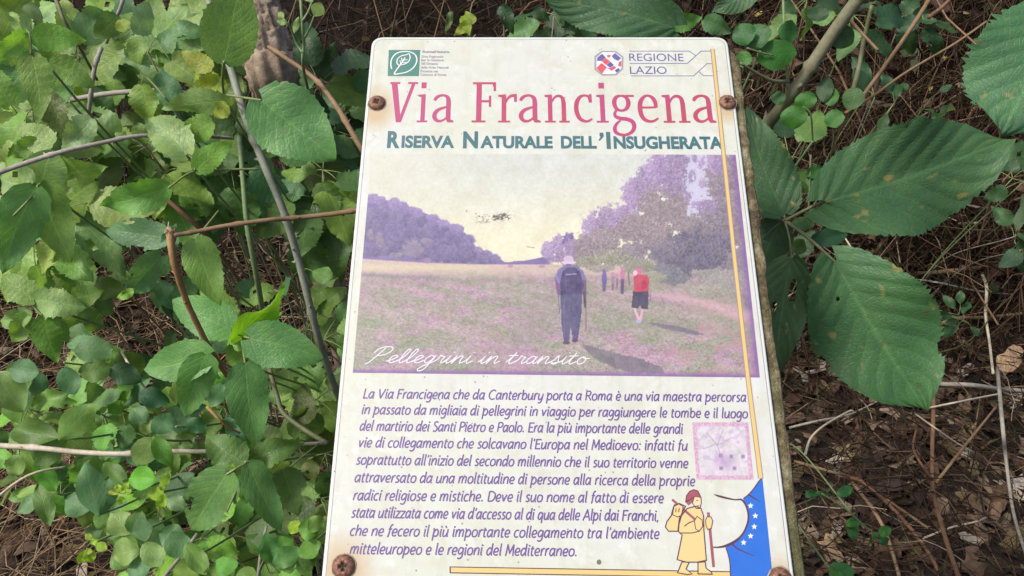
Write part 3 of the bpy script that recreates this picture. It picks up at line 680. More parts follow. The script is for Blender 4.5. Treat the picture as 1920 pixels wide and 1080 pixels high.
# ---- printed pictures: a fine mesh whose corners carry the ink colours
def poly_mask(X, Y, pts):
    n = len(pts); ins = np.zeros(X.shape, bool); j = n - 1
    for i in range(n):
        xi, yi = pts[i]; xj, yj = pts[j]
        c = ((yi > Y) != (yj > Y)) & (X < (xj - xi) * (Y - yi) / (yj - yi + 1e-12) + xi)
        ins ^= c; j = i
    return ins.astype(float)
def sm(a, b, x): 
    t_ = np.clip((x - a) / (b - a), 0, 1); return t_ * t_ * (3 - 2 * t_)
def lay(C, m, col):
    col = np.asarray(col, float)
    if col.ndim == 1: col = col[None, None, :]
    return C * (1 - m[..., None]) + col * m[..., None]
def picture_mesh(name, c4, nu, nv, paint, z, mat, parent=board):
    (tl, tr, br, bl) = [np.array(S(*p)) for p in c4]
    u = np.linspace(0, 1, nu)[None, :, None]; v = np.linspace(0, 1, nv)[:, None, None]
    P = (tl * (1 - u) + tr * u) * (1 - v) + (bl * (1 - u) + br * u) * v
    X, Y = S_inv(P[..., 0], P[..., 1])
    C = .68 * nlin(np.clip(paint(X, Y, np.broadcast_to(u[..., 0], X.shape), np.broadcast_to(v[..., 0], X.shape)), 0, 255))
    me = bpy.data.meshes.new(name)
    co = np.concatenate([P, np.full((nv, nu, 1), z)], 2).reshape(-1, 3).astype(np.float32)
    idx = np.arange(nu * nv).reshape(nv, nu)
    q = np.stack([idx[1:, :-1], idx[1:, 1:], idx[:-1, 1:], idx[:-1, :-1]], -1).reshape(-1)
    nf = (nu - 1) * (nv - 1)
    me.vertices.add(nu * nv); me.vertices.foreach_set('co', co.ravel())
    me.loops.add(nf * 4); me.loops.foreach_set('vertex_index', q.astype(np.int32))
    me.polygons.add(nf); me.polygons.foreach_set('loop_start', (np.arange(nf) * 4).astype(np.int32))
    me.update(calc_edges=True); me.validate()
    at = me.color_attributes.new('ink', 'FLOAT_COLOR', 'POINT')
    at.data.foreach_set('color', np.concatenate([C, np.ones((nv, nu, 1))], 2).ravel().astype(np.float32))
    return link_mesh(name, me, mat, parent)
t = NT('faded_picture_ink'); at = t.n('Attribute', attribute_name='ink'); co = t.coord('Object')
n1 = t.noise(co, 160, 5, 0.7); n2 = t.noise(co, 14, 4, 0.6)
c = t.mix(t.ramp(n1, (0.4, 0.0), (0.75, 0.10)), at.outputs['Color'], (0.55, 0.53, 0.50))
vo = t.n('TexVoronoi', i={'Scale': 150.0}); t.l(co, vo.inputs['Vector'])
sp = t.math('MULTIPLY', t.ramp(vo.outputs['Distance'], (0.04, 0.8), (0.12, 0.0)), t.ramp(t.noise(co, 50, 2), (0.54, 0.0), (0.6, 1.0)))
c = t.mix(sp, c, (0.12, 0.11, 0.08))
t.l(c, t.b.inputs['Base Color']); t.b.inputs['Roughness'].default_value = 0.4; t.b.inputs['Specular IOR Level'].default_value = 0.35; M['pict'] = t.m

def paint_field(X, Y, U, Vv):
    k = sm(290, 480, Y) * (1 - 0.35 * sm(1100, 1400, X))
    n = fbm(X / 26, Y / 26, 5, 1)[..., None]
    C = (1 - k[..., None]) * np.array([212, 216, 208.]) + k[..., None] * np.array([234, 229, 198.]) + (n - 0.5) * np.array([22, 24, 34.]) + (fbm(X / 5, Y / 5, 3, 51)[..., None] - .5) * 16
    lm = (1 - sm(690, 960, X)) * (1 - sm(300, 430, Y)); C = lay(C, lm * 0.55, (228, 224, 200))
    f1 = fbm(X / 9, Y / 9, 4, 2); f2 = fbm(X / 3.2, Y / 3.2, 3, 3); f3 = fbm(X / 26, Y / 26, 3, 4); f4 = fbm(X / 1.8, Y / 1.8, 2, 5)
    def clump(C, cx, cy, rx, ry, col, rough=.5, light=22, spiky=1.0, fade=.95):
        x0, x1 = cx - rx * 1.7, cx + rx * 1.7; y0, y1 = cy - ry * 1.7, cy + ry * 1.7
        w = (X > x0) & (X < x1) & (Y > y0) & (Y < y1)
        rr, cc = np.where(w)
        if len(rr) == 0: return C
        sl = (slice(rr.min(), rr.max() + 1), slice(cc.min(), cc.max() + 1))
        x = X[sl]; y = Y[sl]; d = np.sqrt(((x - cx) / rx) ** 2 + ((y - cy) / ry) ** 2)
        nz = f1[sl] * .5 + f2[sl] * .5 - .5
        m = sm(0, .22, 1 - d + nz * 2 * rough) * fade
        lit = np.clip(-((y - cy) / ry) * .6 - ((x - cx) / rx) * .25 + .1, -1, 1)
        q = np.array(col, float)[None, None] + (lit * light)[..., None] + ((f2[sl] - .5) * 46 * spiky + (f4[sl] - .5) * 44 * spiky)[..., None] * np.array([1, .95, .9])
        C[sl] = C[sl] * (1 - m[..., None]) + q * m[..., None]; return C
    R2 = np.random.RandomState(8)
    # far ridge and the wooded hill on the left
    hx = [655, 690, 715, 745, 762, 790, 812, 835, 855, 872, 884, 890, 905, 935, 946, 985, 1015, 1040]
    hy = [358, 362, 370, 376, 388, 392, 402, 413, 420, 432, 446, 462, 471, 478, 487, 484, 478, 478]
    top = np.interp(X, hx, hy) + 5 + 4 * (f1 - .5)
    m = sm(-1, 1, Y - top) * (1 - sm(1025, 1040, X)); C = lay(C, m, np.array([122, 104, 160.]) + (f2[..., None] - .5) * 20)
    for j in range(5):
        for cx in np.arange(668, 935 - j * 12, 15 - j):
            cx = cx + R2.uniform(-5, 5); ty_ = np.interp(cx, hx, hy); cy = ty_ + 9 + j * (486 - ty_) / 5.0 + R2.uniform(-4, 4)
            if cy > 488: continue
            tone = R2.uniform(-7, 9) - j * 2.2
            base = np.array([136, 118, 168.]) if j < 1 else np.array([114, 104, 146.])
            C = clump(C, cx, cy, R2.uniform(11, 17), R2.uniform(9, 14), base + tone, .3, 17, .6)
    for cx, cy, rx, ry in ((775, 468, 20, 18), (712, 448, 9, 16), (742, 480, 16, 7), (695, 440, 7, 14), (800, 452, 12, 6)): C = clump(C, cx, cy, rx, ry, (140, 128, 148), .45, 14, .5, .75)
    # meadow
    g0 = np.interp(X, [655, 700, 800, 900, 1000, 1100, 1500], [483, 487, 493, 496, 496, 497, 500])
    mg = sm(-1, 1, Y - g0); dp = np.clip((Y - 490) / 200, 0.05, 1)
    r1 = fbm(X / 34, (Y - X * .12) / 11, 4, 11); r3 = fbm((X + Y * .6) / 90, (Y - X * 0.3) / 17, 4, 13); r5 = fbm(X / 80 + 4, (Y + X * .1) / 26, 3, 18)
    r2 = fbm(X / 5, Y / 2.4, 3, 12); r4 = fbm(X / 2.1, Y / 1.5, 2, 14); r6 = fbm((X + Y) / 7, (Y - X * .5) / 2.2, 3, 19)
    G = np.array([164, 155, 150.]) + 0 * X[..., None]
    G = lay(G, sm(.50, .64, r3) * .7, (170, 136, 164)); G = lay(G, sm(.50, .62, r1) * .7, (148, 148, 128)); G = lay(G, (1 - sm(.36, .46, r1)) * .45, (182, 150, 156))
    G = lay(G, sm(.5, .62, r5) * .65 * sm(540, 610, Y), (142, 146, 124)); G = lay(G, (1 - sm(.34, .44, r5)) * .35, (172, 140, 150))
    rows_ = np.sin((Y - X * .28 - 330) / (3 + 9 * dp) + 3 * f1); G = G + (rows_ * (f3 > .45))[..., None] * np.array([9, 3, 9.])
    G = G + (r2[..., None] - .5) * 44 * (0.5 + .5 * dp[..., None]) + (r4[..., None] - .5) * 62 * (.4 + .6 * dp[..., None]) + (r6[..., None] - .5) * 40
    far = (1 - sm(505, 530, Y)); G = lay(G, far * .75, np.array([214, 188, 178.]) + (r2[..., None] - .5) * 22)
    G = lay(G, np.exp(-((Y - 501) / 6) ** 2) * (1 - sm(860, 980, X)) * .6, (214, 206, 166))
    band = np.exp(-((Y - np.interp(X, [660, 830], [515, 522]) + 6 * (f2 - .5)) / 4.5) ** 2) * (1 - sm(800, 850, X)); G = lay(G, band * .8, np.array([132, 122, 136.]) + (f4[..., None] - .5) * 40)
    G = lay(G, sm(.5, .7, f1 + .25 * (sm(870, 905, X) - sm(930, 985, X))) * np.exp(-((Y - 526) / 6) ** 2) * .5, (150, 124, 126))
    G = lay(G, np.exp(-((X - np.interp(Y, [530, 700], [1040, 940])) / (10 + 40 * dp)) ** 2) * sm(530, 560, Y) * .35, (168, 136, 158))
    C = lay(C, mg, G)
    # rough verge, path, scrub and poplars on the right, farthest first
    C = lay(C, sm(1240, 1330, X) * sm(530, 545, Y) * (1 - sm(560, 590, Y - (X - 1250) * .25)) * .75, np.array([160, 150, 138.]) + (f2[..., None] - .5) * 50)
    path = np.exp(-((Y - np.interp(X, [1200, 1300, 1430], [549, 562, 604]) + 8 * (f1 - .5)) / (4 + 9 * sm(1200, 1400, X))) ** 2) * sm(1195, 1240, X); C = lay(C, path * .75, np.array([212, 168, 180.]) + (f2[..., None] - .5) * 34)
    C = lay(C, sm(.52, .68, fbm(X / 30, Y / 12, 3, 61)) * sm(1150, 1300, X) * sm(580, 620, Y) * .5, (196, 146, 162))
    P1, P2, OL, DK, SC_ = (162, 138, 178), (146, 126, 160), (140, 126, 132), (100, 94, 114), (138, 136, 122)
    trees = [(1028, 470, 16, 22, P1), (1046, 462, 14, 26, P1), (1066, 452, 13, 20, (112, 92, 150)), (1080, 468, 26, 24, P2), (1060, 484, 34, 14, P2), (1100, 462, 26, 34, OL), (1112, 428, 22, 34, P1),
             (1140, 422, 30, 38, P2), (1168, 412, 24, 36, P1), (1130, 456, 34, 34, OL), (1186, 372, 22, 44, P1), (1206, 352, 20, 46, P2), (1224, 336, 20, 46, P1), (1250, 318, 26, 46, P1), (1270, 306, 24, 40, P2),
             (1238, 300, 14, 28, P1), (1262, 350, 30, 50, P2), (1226, 392, 34, 44, OL), (1262, 392, 34, 36, OL), (1186, 432, 36, 36, OL), (1352, 330, 34, 60, OL), (1366, 380, 36, 60, (130, 116, 132)), (1340, 300, 18, 34, P1), (1384, 310, 26, 60, OL), (1390, 420, 34, 70, OL),
             (1326, 392, 22, 22, P2), (1290, 424, 40, 26, OL), (1340, 430, 44, 36, (124, 112, 126)), (1230, 446, 40, 34, OL), (1290, 466, 46, 40, DK), (1340, 476, 52, 44, DK), (1250, 480, 40, 30, (112, 104, 122)), (1186, 474, 34, 24, (132, 122, 134)), (1150, 484, 40, 18, SC_),
             (1100, 492, 32, 12, SC_), (1200, 500, 40, 16, SC_), (1300, 500, 70, 24, DK), (1400, 500, 50, 40, (128, 118, 130)), (1250, 512, 30, 16, (112, 110, 122)), (1262, 520, 34, 16, (118, 118, 126)), (1226, 520, 22, 12, (150, 148, 132)),
             (1330, 516, 36, 14, (146, 140, 136)), (1370, 530, 56, 26, (150, 146, 142)), (1410, 545, 44, 34, (144, 138, 140)), (1332, 548, 46, 14, (156, 150, 138)), (1130, 504, 30, 8, (150, 142, 136))]
    C = lay(C, sm(1272, 1288, X) * (1 - sm(405, 420, Y)) * .8, np.array([198, 192, 226.]) + (f2[..., None] - .5) * 20)
    for cx, cy, rx, ry, col in trees:
        C = clump(C, cx, cy, rx, ry, col, .85 if cy < 440 else .6, 16, 1.25 if cy < 500 else .8)
    for cx, cy, rx, ry, col in ((1298, 332, 9, 15, P2), (1314, 306, 8, 11, P1), (1290, 368, 9, 14, P2), (1308, 384, 13, 9, P1), (1318, 345, 8, 12, P1), (1302, 298, 6, 8, P2)): C = clump(C, cx, cy, rx, ry, col, .9, 14, 1.2, .8)
    gx_ = 1312 - (Y - 290) * .20
    gap = np.exp(-((X - gx_) / (8 + 4 * np.sin(Y / 13))) ** 2) * (1 - sm(385, 402, Y)); gap = np.maximum(gap, .8 * np.exp(-(((X - 1304) / 20) ** 2 + ((Y - 390) / 11) ** 2)))
    C = lay(C, sm(.40, .62, fbm(X / 4, Y / 5, 3, 71)) * sm(.52, .66, gap * .58 + (f1 - .5) * .8 + (f2 - .5) * .9 + (f4 - .5) * .5 + .05) * .9, (206, 200, 232))
    # bales
    for bx, by, rx, ry in ((801, 489, 7, 5.5), (828, 492, 3, 2.5), (879, 494, 4, 3), (957, 499, 5, 3.5), (1016, 500, 6, 3)):
        C = lay(C, sm(1.2, .8, ((X - bx) / rx) ** 2 + ((Y - by) / ry) ** 2) * .7, (160, 128, 150))
    # printed shadows of the walkers
    jag = 6 * (f2 - .5)
    C = lay(C, poly_mask(X, Y + jag, [(1088, 646), (1112, 650), (1160, 664), (1205, 674), (1240, 688), (1246, 700), (1190, 700), (1150, 690), (1112, 670)]) * (.55 + .3 * f1), (104, 98, 114))
    C = lay(C, poly_mask(X, Y + jag * .6, [(1212, 605), (1235, 606), (1290, 616), (1322, 628), (1300, 628), (1250, 618)]) * .75, (102, 96, 118))
    # walkers
    E = lambda x, y, rx, ry: sm(1.15, .85, ((X - x) / rx) ** 2 + ((Y - y) / ry) ** 2)
    P_ = lambda pts: poly_mask(X, Y, pts)
    def ln(a, b, w):
        ax, ay = a; bx, by = b; tq = np.clip(((X - ax) * (bx - ax) + (Y - ay) * (by - ay)) / ((bx - ax) ** 2 + (by - ay) ** 2), 0, 1)
        return sm(w * .5 + .7, w * .5 - .5, np.hypot(X - ax - tq * (bx - ax), Y - ay - tq * (by - ay)))
    nz = (f2[..., None] - .5) * 22
    C = lay(C, P_([(1046, 506), (1058, 498), (1080, 498), (1093, 508), (1100, 524), (1095, 532), (1044, 532), (1039, 524)]), np.array([120, 112, 162.]) + nz)
    C = lay(C, ln((1045, 528), (1048, 550), 8), (120, 88, 128)); C = lay(C, ln((1096, 528), (1096, 552), 7), (110, 80, 120))
    C = lay(C, P_([(1051, 545), (1092, 545), (1090, 590), (1083, 640), (1074, 640), (1070, 612), (1067, 641), (1057, 640), (1052, 600)]), np.array([84, 80, 118.]) + nz)
    C = lay(C, P_([(1055, 508), (1087, 508), (1095, 535), (1090, 552), (1052, 552), (1050, 530)]), np.array([72, 62, 106.]) + nz); C = lay(C, E(1071, 507, 12, 6), (78, 68, 112))
    C = lay(C, E(1066, 488, 9.5, 9), (206, 182, 208)); C = lay(C, E(1066, 492.5, 14, 3.4), (214, 192, 216)); C = lay(C, E(1066, 497, 6, 2), (110, 90, 130))
    for q in (((1060, 512), (1062, 545), 1.5, (104, 92, 140)), ((1082, 512), (1080, 545), 1.5, (52, 44, 80)), ((1062, 515), (1080, 514), 2.2, (176, 166, 200)), ((1058, 530), (1084, 531), 1.2, (56, 48, 84)), ((1071, 552), (1071, 610), 1.4, (62, 58, 96)), ((1058, 560), (1058, 625), 2.5, (104, 98, 140)), ((1042, 515), (1048, 530), 3, (150, 140, 190))): C = lay(C, ln(*q[:3]) * .8, q[3])
    C = lay(C, ln((1098, 540), (1099, 618), 1.8) * .8, (110, 80, 100)); C = lay(C, ln((1095, 548), (1097, 575), 4), (70, 60, 90)); C = lay(C, ln((1047, 552), (1049, 588), 1.6) * .7, (100, 80, 110))
    C = lay(C, E(1062, 643, 7, 3.2), (92, 62, 92)); C = lay(C, E(1078, 639, 6, 3), (92, 62, 92))
    C = lay(C, ln((1189, 578), (1199, 602), 4.5), (222, 178, 196)); C = lay(C, ln((1205, 578), (1200, 602), 4.5), (216, 170, 190))
    C = lay(C, P_([(1187, 545), (1216, 545), (1215, 579), (1203, 580), (1200, 572), (1196, 579), (1184, 577)]), (70, 62, 88))
    C = lay(C, P_([(1188, 518), (1197, 514), (1212, 515), (1217, 525), (1216, 546), (1188, 548)]), np.array([192, 66, 92.]) + nz); C = lay(C, E(1207, 534, 6, 9) * .8, (170, 50, 78))
    C = lay(C, E(1197, 509, 8, 6), (206, 110, 140)); C = lay(C, E(1191, 512, 4, 5), (232, 190, 206)); C = lay(C, E(1197, 603, 6, 2.5), (176, 170, 210))
    C = lay(C, ln((1219, 550), (1220, 562), 1.8) * .6, (120, 90, 110)); C = lay(C, ln((1240, 558), (1246, 570), 1.4) * .6, (120, 90, 110))
    for x, y0, y1, w, top_, bot in ((1133, 513, 544, 9, (104, 94, 164), (96, 86, 128)), (1149, 517, 543, 5, (158, 120, 148), (120, 100, 126)), (1167, 508, 549, 8.5, (192, 118, 150), (98, 78, 114)), (1157, 520, 540, 3, (130, 100, 130), (120, 100, 126))):
        C = lay(C, ln((x, y0 + 3), (x, y0 + 16), w), top_); C = lay(C, ln((x, y0 + 18), (x - .5, y1), w * .7), bot); C = lay(C, E(x, y0 - 3, 3.6, 3.6), (196, 130, 166) if x > 1140 else (98, 88, 160))
    C = lay(C, ln((1178, 512), (1180, 535), 3) * .7, (110, 80, 100))
    # purple frame shadow along the picture's right and lower edges
    fr = np.maximum(sm(.984, .995, Vv), sm(.987, .996, U)); C = lay(C, fr * .75, (142, 96, 168))
    C = lay(C, sm(.972, .992, np.maximum(U, Vv)) * .35, (120, 84, 150))
    # black smudge in the sky
    sx = (X - 928) * math.cos(-.13) - (Y - 408) * math.sin(-.13) * -1; sy = (Y - 408) + (X - 928) * .11
    sg = 1.2 * np.exp(-(sy / 6.2) ** 2) * sm(-40, -28, X - 928) * sm(40, 30, X - 928); st = sm(.57, .66, fbm(X / 4, Y / 1.3, 3, 31) + .26 * np.exp(-(((X - 938) / 16) ** 2 + (sy / 5) ** 2)))
    C = lay(C, np.clip(sg * 1.3, 0, 1) * st * .85, (66, 66, 64))
    C = lay(C, ln((988, 463), (1002, 465), 1.2) * .7, (110, 105, 80)); C = lay(C, E(1240, 372, 1.6, 4), (90, 80, 80)); C = lay(C, E(1240.5, 373, .9, 2.4), (245, 245, 245))
    C = C + (f4[..., None] - .5) * 14
    return C * .9 + np.array([176, 170, 166.]) * .1
picture_mesh('field_picture', [(697, 288.5), (1379, 290.5), (1424.5, 708), (661.5, 699)], 600, 340, paint_field, ZP + 0.00005, M['pict'])
def paint_stamp(X, Y, U, Vv):
    a = fbm(X / 14, Y / 14, 3, 41); b = fbm(X / 3.5, Y / 3.5, 3, 42)
    C = np.array([216, 206, 212.]) + (a[..., None] - .5) * np.array([50, 30, 60.]) + (b[..., None] - .5) * 40
    for xs, ys, rx, ry in ((1358, 866, 18, 16),): C = lay(C, np.exp(-(((X - xs) / rx) ** 2 + ((Y - ys) / ry) ** 2)) * .6, (156, 110, 176))
    C = lay(C, sm(.56, .62, fbm(X / 7 + Y / 30, Y / 9, 2, 44)) * .35 * (1 - sm(860, 880, Y)), (172, 128, 190))
    for x, y in ((1351, 854), (1371, 856), (1352, 878), (1377, 878), (1393, 856)): C = lay(C, sm(4.5, 2, np.maximum(abs(X - x), abs(Y - y))) * .8, (118, 72, 142))
    def ln(a_, b_, w):
        ax, ay = a_; bx, by = b_; tq = np.clip(((X - ax) * (bx - ax) + (Y - ay) * (by - ay)) / ((bx - ax) ** 2 + (by - ay) ** 2), 0, 1)
        return sm(w * .5 + .6, w * .5 - .3, np.hypot(X - ax - tq * (bx - ax), Y - ay - tq * (by - ay)))
    for q in (((1325, 812), (1345, 835), 1.6), ((1345, 835), (1352, 858), 1.8), ((1356, 805), (1345, 835), 1.4), ((1345, 835), (1375, 820), 1.2), ((1318, 842), (1345, 832), 1.3)): C = lay(C, ln(*q) * .6, (150, 110, 170))
    C = C * .7 + 62; e = np.minimum(np.minimum(U, 1 - U), np.minimum(Vv, 1 - Vv)); C = lay(C, sm(.085, .05, e) * .75, np.array([208, 158, 190.]) + (fbm(X / 2, Y / 2, 2, 43)[..., None] - .5) * 90)
    return C
picture_mesh('map_stamp', [(1297.5, 792), (1402.5, 792), (1412.5, 899.5), (1306, 899)], 110, 100, paint_stamp, ZP + 0.00003, M['pict'])
pr = Print(ZP + 0.00002)
for x, y, r in ((1123, 1054, 4.5), (1123.5, 1052, 3)): q = S(x, y); pr.disc(q[0], q[1], pxw(x, y, r))
pr.build('hole_dot', ink('hole_dot_ink', (120, 112, 100)))  # flat dot painted dark in place of a hole in the sign

# ---- rusty screws
t = NT('rusty_screw_head'); co = t.coord('Object'); n1 = t.noise(co, 500, 5, 0.7); n2 = t.noise(co, 2200, 3, 0.7)
c = t.ramp(n1, (0.36, (0.06, 0.028, 0.018)), (0.5, (0.17, 0.075, 0.045)), (0.66, (0.30, 0.15, 0.09)))
t.l(c, t.b.inputs['Base Color']); t.b.inputs['Metallic'].default_value = 0.25; t.b.inputs['Roughness'].default_value = 0.55
t.bump(t.math('ADD', n1, n2), 0.6, 0.0004); M['rust'] = t.m
t = NT('screw_recess'); t.b.inputs['Base Color'].default_value = (0.03, 0.016, 0.01, 1); t.b.inputs['Roughness'].default_value = 0.9; M['recess'] = t.m
M['rim'] = bark_material('dirty_torn_rim', (0.16, 0.13, 0.10), (0.42, 0.38, 0.32), 900, .8, .3)
def screw(px, py, rpx, rot):
    x, y = S(px, py); r = pxw(px, py, rpx)
    V, F = [], []; N = 48; rings = [(1.0, 0.0), (1.0, .12), (.93, .30), (.80, .42), (.62, .50), (.45, .54), (.30, .55), (.12, .55)]
    for rr, zz in rings:
        for k in range(N):
            a = 2 * math.pi * k / N
            X_, Y_ = rr * math.cos(a), rr * math.sin(a)
            # cross recess pressed into the dome
            c1, s1 = math.cos(a - rot), math.sin(a - rot); lx, ly = rr * c1, rr * s1
            d = 0.24 if ((abs(lx) < .14 and abs(ly) < .42) or (abs(ly) < .14 and abs(lx) < .42)) else random.uniform(0, .035)
            V.append((X_ * r, Y_ * r, (zz - d) * r))
    for j in range(len(rings) - 1):
        for k in range(N): F.append((j * N + k, j * N + (k + 1) % N, (j + 1) * N + (k + 1) % N, (j + 1) * N + k))
    F.append(tuple((len(rings) - 1) * N + k for k in range(N)))
    o = mesh_from('screw', V, F, M['rust'], board); o.data.materials.append(M['recess'])
    for p in o.data.polygons:
        zc = sum(V[i][2] for i in p.vertices) / len(p.vertices) / r; rc = math.hypot(*(sum(V[i][q] for i in p.vertices) / len(p.vertices) for q in (0, 1))) / r
        if rc < .5 and zc < .42: p.material_index = 1
    o.location = (x, y, 0.0002)
    # burr of torn sheet round the head
    pV, pF = [], []
    for k in range(28):
        a = 2 * math.pi * k / 28; q = 1.04 + random.uniform(-.03, .08)
        pV += [(math.cos(a) * r * 1.0, math.sin(a) * r * 1.0, .00012), (math.cos(a) * r * q, math.sin(a) * r * q, .0003 + random.random() * .0004), (math.cos(a) * r * (q + .07), math.sin(a) * r * (q + .07), .00012)]
    for k in range(28):
        j = (k + 1) % 28
        pF += [(3 * k, 3 * k + 1, 3 * j + 1, 3 * j), (3 * k + 1, 3 * k + 2, 3 * j + 2, 3 * j + 1)]
    b = mesh_from('torn_rim', pV, pF, M['rim'], o)
screw(707, 194, 15.5, .5); screw(1364, 193, 15.5, .9); screw(645, 1062, 21, .1); screw(1463, 1086, 21, .4)

# ================================================================== vegetation
def half_width(kind, t_):
    if kind == 'round': return (math.sin(math.pi * min(1, t_ ** 0.92)) ** 0.62) if 0 < t_ < 1 else 0
    if kind == 'wide': return ((math.sin(math.pi * t_ ** 0.86) ** 0.62) * (1 if t_ < .86 else 1 - ((t_ - .86) / .14) ** 1.3 * .55)) if 0 < t_ < 1 else 0
    if kind == 'oval': return (math.sin(math.pi * t_ ** 0.95) ** 0.8) if 0 < t_ < 1 else 0
    a = t_ ** 0.46 * (1 - t_) ** (0.82 if kind == 'broad' else 0.92)          # ovate, pointed
    return a / (0.545 if kind == 'broad' else 0.515)
def leaf_mesh(kind, rows, cols, teeth, seed, depth=0.045, fold=0.12, curl=0.18, wave=0.03, holes=(), bites=(), quilt=0.012, nlat=8, quality=True):
    r = random.Random(seed); V, F, UV = [], [], []
    ph = r.uniform(0, 6.28); ph2 = r.uniform(0, 6.28); bend = r.uniform(-.06, .06); asym = r.uniform(-.06, .06)
    drop = {}
    for j in range(rows + 1):
        t_ = j / rows
        w = half_width(kind, min(max(t_, 0.004), 0.997)) * 0.5
        if t_ > 0.93 and kind in ('ovate', 'broad', 'wide'): w = max(w, (1 - t_) * 0.35)
        for i in range(-cols, cols + 1):
            u = i / cols
            ww = w * (1 + asym * (1 if u > 0 else -1) + .035 * math.sin(t_ * 7 + ph * (1 if u > 0 else 2)))
            if abs(i) == cols and teeth:
                p = (t_ * teeth) % 1.0
                ww *= 1 + depth * (1.1 - 2.0 * p) * r.uniform(.3, 1.6) * (1 + .8 * math.sin(t_ * 23 + ph)) + r.uniform(-.015, .015)
            heart = -0.10 * (u * u) * max(0, 1 - t_ / 0.22) if kind in ('broad', 'wide') else -0.03 * u * u * max(0, 1 - t_ / .2)
            x = u * ww + bend * math.sin(math.pi * t_)
            y = t_ + heart
            z = fold * abs(x) * (0.7 + 0.3 * t_) - curl * t_ * t_ + wave * math.sin(t_ * 9 + ph + (2.2 if u > 0 else 0)) * abs(u) ** 1.5 + 0.015 * math.sin(5 * t_ + ph2)
            if quilt: z += quilt * math.cos(2 * math.pi * (t_ * nlat - abs(u) * 0.31 * nlat)) * min(1, abs(u) * 2.5) * (1 - abs(u) * .4)
            V.append((x, y, z)); UV.append((0.5 + u * 0.5, t_))
    n = 2 * cols + 1
    for j in range(rows):
        for i in range(2 * cols):
            cu_ = ((i + .5) / cols - 1); ct = (j + .5) / rows
            if any(((cu_ - hx) / hr) ** 2 + ((ct - hy) / (hr * .62)) ** 2 < 1 for hx, hy, hr in holes): continue
            F.append((j * n + i, j * n + i + 1, (j + 1) * n + i + 1, (j + 1) * n + i))
    me = bpy.data.meshes.new('leaf_' + kind); me.from_pydata(V, [], F)
    ul = me.uv_layers.new(name='UVMap')
    ul.data.foreach_set('uv', [c for l in me.loops for c in UV[l.vertex_index]])
    me.polygons.foreach_set('use_smooth', [True] * len(me.polygons)); me.update()
    return me
LM = {}
for k, args in {'bramble': ('ovate', 30, 3, 13, .10), 'broad': ('broad', 30, 3, 12, .11), 'oval': ('oval', 16, 3, 9, .03), 'round': ('round', 16, 3, 9, .03)}.items():
    LM[k] = []
    for q in range(7):
        me = leaf_mesh(args[0], args[1], args[2], args[3], 50 + q * 7 + len(k), args[4], fold=[.05, .25, .12, -.08, .35, .18, .1][q], curl=[.08, .22, .35, .15, .28, -.12, .18][q],
                       wave=[.03, .06, .08, .04, .09, .05, .07][q], quilt=.006 if k in ('bramble', 'broad') else .0, nlat=8 if k in ('bramble', 'broad') else 6,
                       holes=() if k in ('round', 'oval') else [(), (), [(.5, .45, .16)], (), (), [(-.8, .62, .22)], ()][q])
        me.materials.append(M['leaf'] if k in ('bramble', 'broad') else M['leaf_small']); LM[k].append(me)
def tint(c, amt=0.12):
    f = 1 + random.uniform(-amt, amt); h = random.uniform(-amt, amt) * .6
    return (max(.005, c[0] * f * (1 + h)), c[1] * f, max(.005, c[2] * f * (1 - h)), 1)
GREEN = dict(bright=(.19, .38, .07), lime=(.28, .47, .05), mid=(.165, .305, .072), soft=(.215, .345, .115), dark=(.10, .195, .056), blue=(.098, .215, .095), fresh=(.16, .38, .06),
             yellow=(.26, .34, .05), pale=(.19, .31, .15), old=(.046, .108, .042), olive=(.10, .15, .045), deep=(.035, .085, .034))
def put_leaf(parent, base, tip, width, color, kind='bramble', var=None, roll=0.0, face=None, name='leaf', mesh=None, jit=.12):
    """a leaf from its stalk end to its tip; roll turns it about its midrib"""
    me = mesh or (LM[kind][random.randrange(7)] if var is None else LM[kind][var])
    y = (tip - base); L = y.length; y.normalize()
    nrm = (CAM - base).normalized() if face is None else face.normalized()
    x = y.cross(nrm)
    if x.length < 1e-4: x = y.orthogonal()
    x.normalize(); z = x.cross(y)
    m3 = Matrix((x, y, z)).transposed() @ Matrix.Rotation(roll, 3, 'Y')
    o = bpy.data.objects.new(name, me); COL.objects.link(o)
    o.parent = parent; pl = parent.location if parent else Vector((0, 0, 0))
    sc = Matrix.Diagonal((width, L, L)).to_4x4()
    o.matrix_local = Matrix.Translation(base - pl) @ m3.to_4x4() @ sc
    o.color = tint(GREEN[color] if isinstance(color, str) else color, jit)
    mid_ = base.lerp(tip, .5) - CAM; zz = mid_.dot(FW)
    HERO.append((960 + FOC * mid_.dot(RX) / zz, 540 - FOC * mid_.dot(UP) / zz, width * FOC / zz * .5))
    return o
HERO = []
def px_leaf(parent, b, tp, wpx, d, color, kind='bramble', dd=0.0, roll=0.0, **k):
    """b, tp: pixels of stalk end and tip; d: depth of the stalk end; dd: how much farther (or nearer) the tip is"""
    if isinstance(color, tuple) and k.get('mesh') is not None and k['mesh'].materials[0] == M['leaf']: color = tuple(q * 1.55 for q in color)
    return put_leaf(parent, W(b[0], b[1], d), W(tp[0], tp[1], d + dd), wpx * d / FOC / max(.35, math.cos(roll)), color, kind, roll=roll, **k)
def px_tube(name, pts, d, w0, w1, mat, parent=None, d1=None, **k):
    """pts pixels (x, y[, depth]); widths in pixels"""
    d1 = d if d1 is None else d1; n = len(pts)
    P = [W(p[0], p[1], p[2] if len(p) > 2 else d + (d1 - d) * i / (n - 1)) for i, p in enumerate(pts)]
    if parent is None:
        loc = P[0]
        return tube(name, P, w0 * d / FOC / 2, w1 * d1 / FOC / 2, mat, None, loc=loc, **k), loc
    return tube(name, P, w0 * d / FOC / 2, w1 * d1 / FOC / 2, mat, parent, **k)
